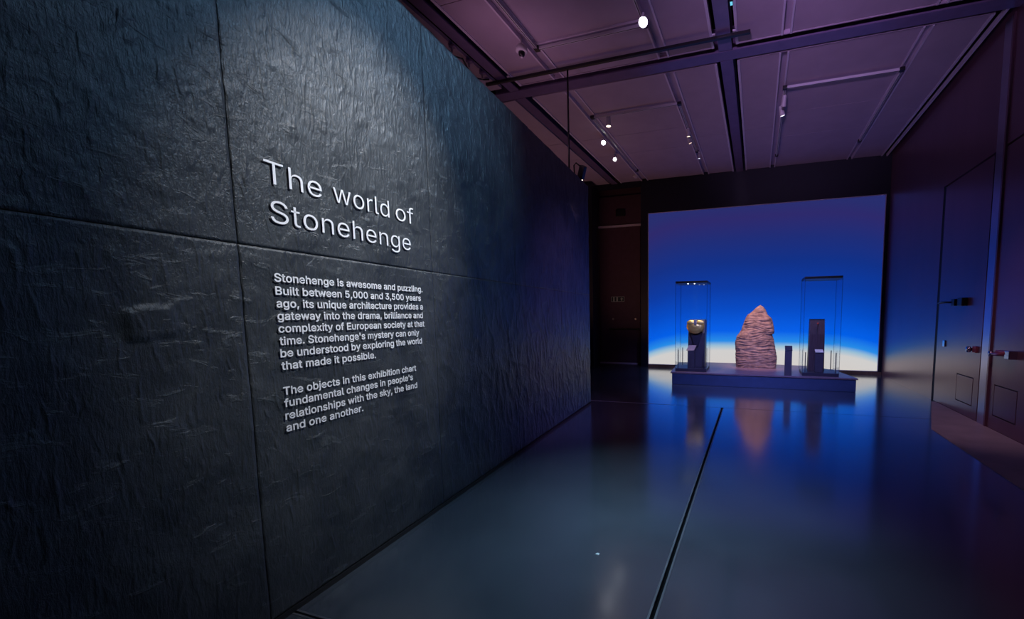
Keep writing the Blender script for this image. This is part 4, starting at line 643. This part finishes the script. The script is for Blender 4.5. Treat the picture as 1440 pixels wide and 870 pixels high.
ibeam('steel_beam', -0.587, -0.408, 6.45, 11.31, 'y', Z_C)
ibeam('steel_beam', -4.3, X_R, 6.225, 6.44, 'x', Z_C - 0.001)
ibeam('steel_beam', -3.985, -3.81, 6.45, 11.31, 'y', Z_C)
ibeam('steel_beam', -3.945, -3.785, Y_B, 6.215, 'y', Z_C - 0.002)
# bulkhead where the ceiling meets the bay
struct('trim_7', box(-4.69, -3.145, Y_F - 0.02, Y_F + 0.03, 5.02, 5.17), 'far_wall_paint')

# services under the ceiling
pipe = thing('cable_rail', 'black rail hung across under the ceiling before the cross beam', 'rail', (-2.1, 5.84, 5.1))
obj('rail_bar', box(-2.03, 1.94, -0.022, 0.022, -0.016, 0.02), 'black_metal', pipe)
for dx in (-1.62, 1.48, 1.74): obj('rail_clip', box(dx - 0.02, dx + 0.02, -0.034, 0.034, 0.03, 0.05), 'white_metal', pipe)
o = obj('suspension_pole', tube([(-2.735, 5.84, 5.07), (-2.735, 5.84, 3.56)], 0.014, 10), 'black_metal', smooth=True)
tag(o, 'thin black pole dropping from the rail to the slate wall top', 'pole')
cl = thing('pole_clamp', 'small dark clamp where the pole meets the wall top', 'clamp', (-2.735, 5.84, 3.57))
obj('clamp_foot', box(-0.03, 0.05, -0.04, 0.04, 0.0, 0.03, bevel=0.004), 'black_metal', cl)
obj('clamp_bolt', lathe([(0, 0), (0.014, 0), (0.014, 0.06), (0, 0.06)], 10), 'grey_pin', cl, loc=(0.03, -0.02, 0.02))

def track_loop(label, pts, z=5.125):
    t = thing('lighting_track', label, 'lighting track', (pts[0][0], pts[0][1], z), 0, 'lighting tracks under the ceiling')
    ox, oy = pts[0]
    for (x0, y0), (x1, y1) in zip(pts, pts[1:]):
        a, b = min(x0, x1) - ox, max(x0, x1) - ox; c, d = min(y0, y1) - oy, max(y0, y1) - oy
        obj('track_rail', box(a - 0.016, b + 0.016, c - 0.016, d + 0.016, -0.018, 0.018), 'white_metal', t)
        obj('track_slot', box(a - 0.005, b + 0.005, c - 0.005, d + 0.005, -0.0195, -0.01), 'black_metal', t)
    for x, y in pts:
        obj('corner_joint', box(x - ox - 0.035, x - ox + 0.035, y - oy - 0.035, y - oy + 0.035, -0.026, 0.022, bevel=0.005), 'black_metal', t)
    return t
track_loop('white lighting track loop in the far left ceiling bay, nearest the slate wall', [(-2.975, 10.35), (-2.975, 7.40), (-1.36, 7.40), (-1.36, 9.6)])
track_loop('white lighting track in the far right ceiling bay, beside the central beam', [(0.352, 10.4), (0.352, 7.43), (1.99, 7.43), (1.99, 10.1)])
track_loop('white lighting track in the near left bay above the big bright spotlight', [(-2.95, 2.6), (-2.95, 5.34), (-1.43, 5.34), (-1.43, 2.6)])

def spotlight(label, pos, aim, lens, power=0, col=(1, 1, 1), angle=40, r=0.052, length=0.16, body='white_metal', top=None, n=1):
    """can lamp hung from the track: stem, yoke, body, lens; pos is the centre of the lens"""
    pos = Vector(pos); d = (Vector(aim) - pos).normalized()
    root = Vector(top) if top else Vector((pos.x - d.x * length * 0.6, pos.y - d.y * length * 0.6, 5.105))
    t = thing('track_spotlight', label, 'spotlight', root)
    q = d.to_track_quat('-Z', 'Y')
    L = length
    b = obj('lamp_body', lathe([(0, L), (r * 0.72, L), (r * 0.84, L * 0.9), (r * 0.92, L * 0.3), (r, 0.01), (r, -0.012), (r * 0.86, -0.012), (r * 0.86, 0.006), (0, 0.006)], 20), body, t, smooth=False)
    b.location = pos - root; b.rotation_euler = q.to_euler()
    le = obj('lens', lathe([(0, -0.006), (r * 0.5, -0.003), (r * 0.84, 0.003), (r * 0.84, 0.006), (0, 0.006)], 20), lens, t)
    le.location = pos - root; le.rotation_euler = q.to_euler()
    mid = pos - d * L * 0.55 - root
    obj('stem', tube([(0, 0, 0.01), (0, 0, -0.03), tuple(mid)], 0.011, 8), body, t, smooth=True)
    obj('track_adapter', box(-0.016, 0.016, -0.055, 0.055, -0.02, 0.012, bevel=0.004), body, t)
    if power:
        spot_lamp('lamp', tuple(pos + d * 0.03), aim, power, col, angle, 1.0, 0.03, t)
    return t
TXT = wlp(-4.38, 0, 2.02)
spotlight('big bright spotlight in the near left bay, nearest the camera', (-1.375, 5.075, 4.98), (-0.9, 1.2, 1.6), 'lens_white', 0, r=0.062, length=0.2)
spotlight('bright spotlight on the far left track, the brighter and nearer of two facing the entrance', (-3.09, 8.27, 5.02), (-1.6, 2.0, 1.5), 'lens_white', 0)
spotlight('bright spotlight on the far left track, farther and lower of two facing the entrance', (-3.13, 9.1, 4.98), (-1.4, 2.0, 1.5), 'lens_white', 0, r=0.045)
spotlight('small angled white spotlight just inside the corner of the far left track', (-2.70, 7.50, 4.98), (-2.6, 7.3, 1.0), 'lens_warm', 6, (1, 0.8, 0.6), 50, r=0.05, length=0.17)
spotlight('small lit spotlight on the right arm of the far left track, nearer of two', (-1.36, 8.42, 4.99), (-1.25, 9.1, 1.2), 'lens_warm', 120, (1.0, 0.78, 0.55), 22, r=0.04, length=0.13)
spotlight('small lit spotlight on the right arm of the far left track, farther of two', (-1.38, 8.74, 4.985), (0.0, 9.9, 0.9), 'lens_warm', 380, (1.0, 0.60, 0.44), 24, r=0.04, length=0.13)
spotlight('lit spotlight on the far right track, nearer and upper of two', (0.352, 7.72, 4.98), (0.0, 9.9, 0.9), 'lens_warm', 540, (1.0, 0.60, 0.44), 24, r=0.04, length=0.15)
spotlight('lit spotlight on the far right track, farther and lower of two', (0.352, 8.06, 4.98), (1.15, 9.1, 1.2), 'lens_white', 30, (1.0, 0.80, 0.66), 22, r=0.045, length=0.15)
spotlight('dim small bracket lamp near the far end of the left track', (-1.31, 9.62, 4.98), (-1.3, 9.2, 0.0), 'lens_dim', 0, r=0.03, length=0.10)
# text spotlight, on the near track out of the frame above
spotlight('spotlight above the frame washing the title lettering', (0.10, 2.75, 4.86), TXT, 'lens_white', 680, (1.0, 0.97, 0.98), 34, top=(0.10, 2.75, 5.105))
spotlight('second spotlight above the frame washing the upper slate wall with cool light', (0.4, 3.6, 4.86), wlp(-3.9, 0, 2.9), 'lens_white', 260, (0.28, 0.60, 1.0), 62, top=(0.4, 3.6, 5.105))

# black spotlight on the wall top
ws = thing('wall_spotlight', 'black twin-lamp spotlight standing on the far end of the slate wall top', 'spotlight', wlp(-0.35, -0.1, WH))
obj('bent_arm', tube([(0, 0, 0), (-0.02, 0.02, 0.22), (0.0, 0.05, 0.27), (0.06, 0.08, 0.22)], 0.011, 8), 'black_metal', ws, smooth=True)
b = obj('lamp_body', box(-0.045, 0.045, -0.045, 0.045, -0.1, 0.1, bevel=0.012), 'black_metal', ws); b.location = (0.08, 0.09, 0.13); b.rotation_euler = (0.35, 0.45, 0)
for dx in (-0.025, 0.025):
    l = obj('lens', lathe([(0, -0.004), (0.017, -0.002), (0.017, 0.004), (0, 0.004)], 14), 'lens_warm', ws)
    l.location = Vector((0.08, 0.09, 0.13)) + (Matrix.Rotation(0.45, 3, 'Y') @ Matrix.Rotation(0.35, 3, 'X') @ Vector((dx, -0.0, -0.104))); l.rotation_euler = (0.35, 0.45, 0)

# dome camera
cm = thing('dome_camera', 'white dome security camera hanging from the near left ceiling bay', 'camera', (-3.06, 5.12, 5.155))
obj('drop_stem', tube([(0, 0, 0.01), (0, 0, -0.10)], 0.012, 10), 'white_metal', cm, smooth=True)
obj('housing', lathe([(0, -0.09), (0.05, -0.095), (0.072, -0.12), (0.078, -0.17), (0.066, -0.18), (0, -0.18)], 24), 'white_metal', cm, smooth=True)
obj('dome', lathe([(0.042, -0.178), (0.042, -0.205), (0.032, -0.228), (0.015, -0.238), (0, -0.24)], 24), 'black_metal', cm, smooth=True)
obj('lens_tip', lathe([(0.016, -0.236), (0.016, -0.25), (0, -0.25)], 12), 'white_metal', cm)
sd = thing('smoke_detector', 'small pale smoke detector on the ceiling near the far wall', 'detector', (-3.15, 10.85, 5.17))
obj('base_ring', lathe([(0, 0), (0.08, 0), (0.08, -0.025), (0, -0.025)], 20), 'white_metal', sd)
obj('sensor', lathe([(0.055, -0.025), (0.045, -0.06), (0, -0.065)], 20), 'ceiling_lip', sd)
le = thing('indicator_lamp', 'tiny cyan indicator lamp beside the central ceiling beam', 'lamp', (-0.368, 5.33, 5.145))
obj('housing', box(-0.018, 0.018, -0.03, 0.03, 0, 0.03), 'black_metal', le); obj('lens', box(-0.014, 0.014, -0.025, 0.025, -0.008, 0.0), 'lens_cyan', le)
# beam clamps along the near beam over the slate wall
for i, (y, lab) in enumerate(((4.95, 'small steel beam clamp over the slate wall, farthest from the cross beam'), (5.3, 'small steel beam clamp over the slate wall, middle of three'), (5.6, 'small steel beam clamp over the slate wall, closest to the black rail'))):
    c = thing('beam_clamp', lab, 'clamp', (-4.0, y, 5.14), 0, 'clamps on the left ceiling beam')
    obj('jaw', join(box(-0.06, 0.03, -0.03, 0.03, -0.03, -0.002, bevel=0.004), box(-0.06, -0.04, -0.03, 0.03, -0.002, 0.05)), 'steel_beam', c)
    obj('bolt', lathe([(0, -0.07), (0.012, -0.07), (0.012, 0.0), (0, 0.0)], 8), 'grey_pin', c, loc=(-0.03, 0, -0.02))
cb = obj('power_cable', tube([(-4.06, 4.6, 5.1), (-4.08, 4.9, 5.02), (-4.02, 5.15, 5.08), (-4.09, 5.45, 5.0), (-4.05, 5.66, 5.07), (-4.05, 5.79, 5.14)], 0.012, 6), 'dark_rubber', smooth=True)
tag(cb, 'dark power cable looping between the beam clamps above the slate wall', 'cable')

# ------------------------------------------------------------------ platform and its exhibits
PT = 0.268
plat = thing('display_platform', 'low dark angular platform carrying stone and glass cases', 'platform', (0, 9.5, 0))
outer = [(-1.74, -0.87), (1.86, -0.84), (1.66, 0.27), (1.23, 0.97), (0.45, 1.07), (-0.5, 1.12), (-1.25, 1.10), (-1.89, 0.94)]
def inset(pts, k): 
    c = Vector((0.0, 0.1)); return [((Vector(p) - c) * k + c)[:] for p in pts]
obj('body', prism(inset(outer, 0.985), 0, 0.235, bevel=0.006), 'platform_side', plat)
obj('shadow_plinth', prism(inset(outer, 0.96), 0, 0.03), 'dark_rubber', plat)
obj('top', prism(outer, 0.237, PT, bevel=0.004), 'platform_top', plat)

def case(label, x0, x1, y0, y1, ztop, plinth_z=0.335):
    cx, cy = (x0 + x1) / 2, (y0 + y1) / 2; hx, hy = (x1 - x0) / 2, (y1 - y0) / 2
    t = thing('display_case', label, 'display case', (cx, cy, PT))
    pz = plinth_z - PT; H = ztop - PT
    obj('plinth', box(-hx, hx, -hy, hy, 0.001, pz, bevel=0.004), 'plinth_paint', t)
    g = 0.010
    obj('glass_pane', box(-hx, hx, -hy, -hy + g, pz, H), 'case_glass', t)
    obj('glass_pane', box(-hx, hx, hy - g, hy, pz, H), 'case_glass', t)
    obj('glass_pane', box(-hx, -hx + g, -hy + g, hy - g, pz, H), 'case_glass', t)
    obj('glass_pane', box(hx - g, hx, -hy + g, hy - g, pz, H), 'case_glass', t)
    for sx in (-1, 1):
        for sy in (-1, 1):
            obj('corner_edge', box(sx * hx - 0.006, sx * hx + 0.006, sy * hy - 0.006, sy * hy + 0.006, pz, H), 'glass_edge', t)
            obj('post', box(sx * (hx - 0.055) - 0.008, sx * (hx - 0.055) + 0.008, sy * (hy - 0.05) - 0.008, sy * (hy - 0.05) + 0.008, pz, pz + 0.40, bevel=0.002), 'plinth_paint', t)
    obj('lid', box(-hx - 0.004, hx + 0.004, -hy - 0.004, hy + 0.004, H, H + 0.045, bevel=0.006), 'black_metal', t)
    return t, H
c1, H1 = case('tall glass display case at the left end, holding the gold ornament', -1.665, -1.0, 8.76, 9.42, 2.15)
for dx, dy in ((-0.09, -0.2), (0.05, -0.2), (0.1, 0.2), (0.2, 0.2)):
    obj('case_lamp', lathe([(0, -0.006), (0.010, -0.006), (0.012, 0), (0, 0)], 12), 'lens_white' if dy < 0 else 'lens_dim', c1, loc=(dx, dy, H1 - 0.001))
spot_lamp('lamp', (-1.30, 8.98, 2.11), (-1.28, 9.0, 1.2), 30, (1, 0.86, 0.62), 50, 0.6, 0.02, c1)
c2, H2 = case('tall glass display case at the right end, holding the dark wood mount', 0.885, 1.545, 8.76, 9.42, 2.17)
spot_lamp('lamp', (1.2, 8.9, 2.1), (1.17, 9.08, 1.2), 10, (1, 0.75, 0.6), 40, 0.6, 0.02, c2)

# pedestal in the left case: tapered block with sloping head and side cheeks
PB = 0.3355
def pedestal(name, label, x, y, w0, w1, d, h, material, slope=0.0):
    t = thing(name, label, 'pedestal', (x, y, PB))
    nb = bmesh.new()
    zs = [(0, w0 / 2, -d / 2, d / 2), (h * 0.72, (w0 * 0.4 + w1 * 0.6) / 2, -d / 2, d / 2)]
    rings = []
    for z, hw, ya, yb in zs:
        rings.append([nb.verts.new(p) for p in ((-hw, ya, z), (hw, ya, z), (hw, yb, z), (-hw, yb, z))])
    rings.append([nb.verts.new(p) for p in ((-w1 / 2, -d / 2 + slope, h), (w1 / 2, -d / 2 + slope, h), (w1 / 2, d / 2, h), (-w1 / 2, d / 2, h))])
    for a, b in zip(rings, rings[1:]):
        for k in range(4): nb.faces.new((a[k], a[(k + 1) % 4], b[(k + 1) % 4], b[k]))
    nb.faces.new(rings[0][::-1]); nb.faces.new(rings[-1])
    bmesh.ops.bevel(nb, geom=list(nb.edges), offset=0.004, segments=1, affect='EDGES')
    obj('body', nb, material, t)
    return t
pd = pedestal('pedestal', 'dark pedestal with warm sloping cheeks under the gold ornament', -1.245, 9.12, 0.37, 0.35, 0.26, 1.045, 'pedestal_paint', 0.10)
# warm cheeks framing the head, and the dark V-shaped bust on its face
for sx in (-1, 1):
    pts = [(0.18, 0.70), (0.178, 1.04), (0.10, 1.04), (0.155, 0.88), (0.10, 0.70)]
    bm = prism([(sx * a, b) for a, b in pts], 0, 0.03)
    o = obj('cheek', bm, 'warm_wood', pd); o.rotation_euler = (math.pi / 2 - 0.26, 0, 0); o.location = (0, 0.03, 0.02)
bm = prism([(-0.115, 0.86), (0.125, 0.86), (0.125, 0.74), (0.05, 0.47), (-0.045, 0.47), (-0.12, 0.74)], 0, 0.05, bevel=0.006)
o = obj('bust_form', bm, 'plinth_paint', pd); o.rotation_euler = (math.pi / 2, 0, 0); o.location = (-0.005, -0.125, 0.0)
# the gold ornament: a dished collar with two lobes and a dark clasp
go = thing('gold_collar', 'shining gold collar with two round lobes on the left pedestal', 'ornament', (-1.262, 8.935, PB + 0.905))
def dish(rx, rz, seg=28, rings=7, depth=0.045):
    nb = bmesh.new(); R_ = []
    for i in range(rings + 1):
        t = i / rings
        if i == 0: R_.append([nb.verts.new((0, -depth, 0))]); continue
        ring = []
        for k in range(seg):
            a = 2 * math.pi * k / seg
            x, z = math.cos(a) * rx * t, math.sin(a) * rz * t
            if z > 0: x *= 1 - 0.25 * max(0, (z / rz)) ** 2 * 0
            z2 = z * (0.80 if z > 0 else 1.0) - (0.028 * t * math.exp(-(math.cos(a) / 0.28) ** 2) if z > 0 else 0)
            ring.append(nb.verts.new((x, -depth * (1 - t * t) + 0.004 * math.cos(t * 30), z2)))
        R_.append(ring)
    for k in range(seg): nb.faces.new((R_[0][0], R_[1][k], R_[1][(k + 1) % seg]))
    for a, b in zip(R_[1:], R_[2:]):
        for k in range(seg): nb.faces.new((a[k], b[k], b[(k + 1) % seg], a[(k + 1) % seg]))
    return nb
o = obj('collar_plate', dish(0.152, 0.130), 'gold', go, smooth=True)
go.rotation_euler = (-0.22, 0, 0); go.scale = (1.28, 1.1, 1.28)
o.modifiers.new('thick', 'SOLIDIFY').thickness = 0.003
for sx in (-1, 1):
    o = obj('lobe', lathe([(0, 0.014), (0.03, 0.012), (0.052, 0.004), (0.056, 0)], 20), 'gold', go, smooth=True)
    o.rotation_euler = (math.pi / 2, 0, 0); o.location = (sx * 0.076, -0.032, 0.055); o.scale = (1.25, 0.75, 1)
obj('clasp', box(-0.022, 0.022, -0.062, -0.03, 0.01, 0.10, bevel=0.006), 'grey_pin', go)
obj('mount', box(-0.02, 0.02, -0.02, 0.012, -0.06, 0.02, bevel=0.004), 'plinth_paint', go)

# wooden mount in the right case with a small red-glinting bead
pd2 = pedestal('pedestal', 'plain dark brown upright pedestal inside the right-hand case', 1.165, 9.12, 0.30, 0.27, 0.2, 1.04, 'mount_brown', 0.03)
obj('top_edge', box(-0.137, 0.137, -0.075, 0.102, 1.04, 1.052), 'black_metal', pd2)
bd = thing('bead_pin', 'tiny red bead on a thin pin, high on the right pedestal', 'ornament', (1.17, 9.02, PB + 0.965))
obj('bead', lathe([(0, -0.017), (0.012, -0.012), (0.017, 0), (0.012, 0.012), (0, 0.017)], 14), 'bead_red', bd, smooth=True, loc=(0, -0.014, 0))
obj('pin', tube([(0, -0.012, -0.015), (0, -0.016, -0.22)], 0.003, 6), 'aged_bronze', bd)

# label stands
def label_stand(label, x, y, zb, w, d, h, plate, tilt=0.5, skew=0.0, pw=None):
    t = thing('label_stand', label, 'label stand', (x, y, zb))
    pw = pw or w
    obj('post', box(-w / 2, w / 2, -d / 2, d / 2, 0, h, bevel=0.003), 'pedestal_paint', t)
    nb = box(-pw / 2, pw / 2, -0.066, 0.066, 0, 0.012, bevel=0.002)
    for v in nb.verts: v.co.x += skew * v.co.y
    o = obj('label_plate', nb, plate, t); o.rotation_euler = (tilt, 0, 0); o.location = (0, 0, h + math.sin(tilt) * 0.066 + 0.004)
    return t
label_stand('label stand with pinkish tilted plate, standing in the left case', -1.335, 8.88, PB, 0.15, 0.10, 0.375, 'label_card', 0.95, 0.35, 0.165)
label_stand('label stand with white tilted plate, standing in the right case', 1.195, 8.89, PB, 0.15, 0.09, 0.39, 'white_card', 0.35)
label_stand('free label stand on the platform between stone and right case', 0.62, 8.76, PT, 0.13, 0.09, 0.49, 'plinth_paint', 0.75, 0.0, 0.138)

# the standing stone
def stone():
    prof = [(0.268, -0.441, 0.454), (0.40, -0.450, 0.456), (0.51, -0.456, 0.455), (0.593, -0.459, 0.440), (0.736, -0.464, 0.416),
            (0.825, -0.467, 0.402), (0.90, -0.455, 0.393), (0.972, -0.439, 0.362), (1.022, -0.41, 0.342), (1.053, -0.387, 0.379),
            (1.12, -0.341, 0.388), (1.20, -0.318, 0.375), (1.287, -0.29, 0.354), (1.36, -0.262, 0.338), (1.40, -0.248, 0.322),
            (1.47, -0.218, 0.2435), (1.552, -0.105, 0.2125), (1.61, -0.045, 0.175), (1.655, -0.004, 0.142), (1.68, 0.035, 0.11), (1.692, 0.06, 0.085)]
    zs = np.array([p[0] for p in prof]); xl = np.array([p[1] for p in prof]); xr = np.array([p[2] for p in prof])
    nz, na = 170, 150
    nb = bmesh.new(); rings = []
    for i in range(nz + 1):
        z = 0.268 + (1.690 - 0.268) * (i / nz)
        a, b = float(np.interp(z, zs, xl)), float(np.interp(z, zs, xr))
        cx, hw = (a + b) / 2, (b - a) / 2
        t = (z - 0.268) / 1.424
        hd = 0.235 * (1 - t ** 2.6) ** 0.5 + 0.03
        ring = []
        for k in range(na):
            th = 2 * math.pi * k / na
            c, s = math.cos(th), math.sin(th)
            px = math.copysign(abs(c) ** 0.8, c) * hw; py = math.copysign(abs(s) ** 0.72, s) * hd
            q = Vector((cx + px, py, z))
            warp = mnoise.noise(q * 2.3) * 1.2
            # wavy horizontal ribs worn across the face, deeper low on the left
            zz = z + 0.05 * mnoise.noise(Vector((q.x * 3.5, q.y * 3, z * 4))) + 0.04 * q.x * (1 - t)
            rib = 1 - abs(mnoise.noise(Vector((q.x * 3.2 + 5, q.y * 3, zz * 24 + warp))))
            rib2 = 1 - abs(mnoise.noise(Vector((q.x * 6.0 + 9, q.y * 5, zz * 42))))
            big = mnoise.fractal(q * 2.6, 1.0, 2.0, 4)
            pit = max(0, mnoise.noise(q * 9) - 0.3)
            disp = 0.030 * (rib - 0.8) + 0.012 * (rib2 - 0.8) + 0.022 * big * (1 - 0.5 * abs(c)) - 0.05 * pit
            n = Vector((c / max(hw, 0.02), s / max(hd, 0.02), 0)).normalized()
            n = Vector((n.x * 0.6, n.y, 0))
            ring.append(nb.verts.new((q.x + n.x * disp, q.y + n.y * disp, z)))
        rings.append(ring)
    for A, B in zip(rings, rings[1:]):
        for k in range(na): nb.faces.new((A[k], A[(k + 1) % na], B[(k + 1) % na], B[k]))
    nb.faces.new(rings[0][::-1])
    top = nb.verts.new((0.075, 0.0, 1.704))
    for k in range(na): nb.faces.new((rings[-1][k], rings[-1][(k + 1) % na], top))
    for v in nb.verts: v.co.z -= 0.268
    return nb
o = obj('standing_stone', stone(), 'granite', smooth=True, loc=(0, 9.93, PT))
tag(o, 'rough salmon-brown standing stone with rippled face at the middle of the platform', 'stone')
o = obj('paper_scrap', prism([(-0.012, -0.006), (0.01, -0.009), (0.013, 0.007), (-0.004, 0.01)], 0, 0.003), 'scrap', loc=(-0.924, 2.289, 0.0005))
tag(o, 'tiny pale scrap lying on the dark floor left of the channel', 'debris')
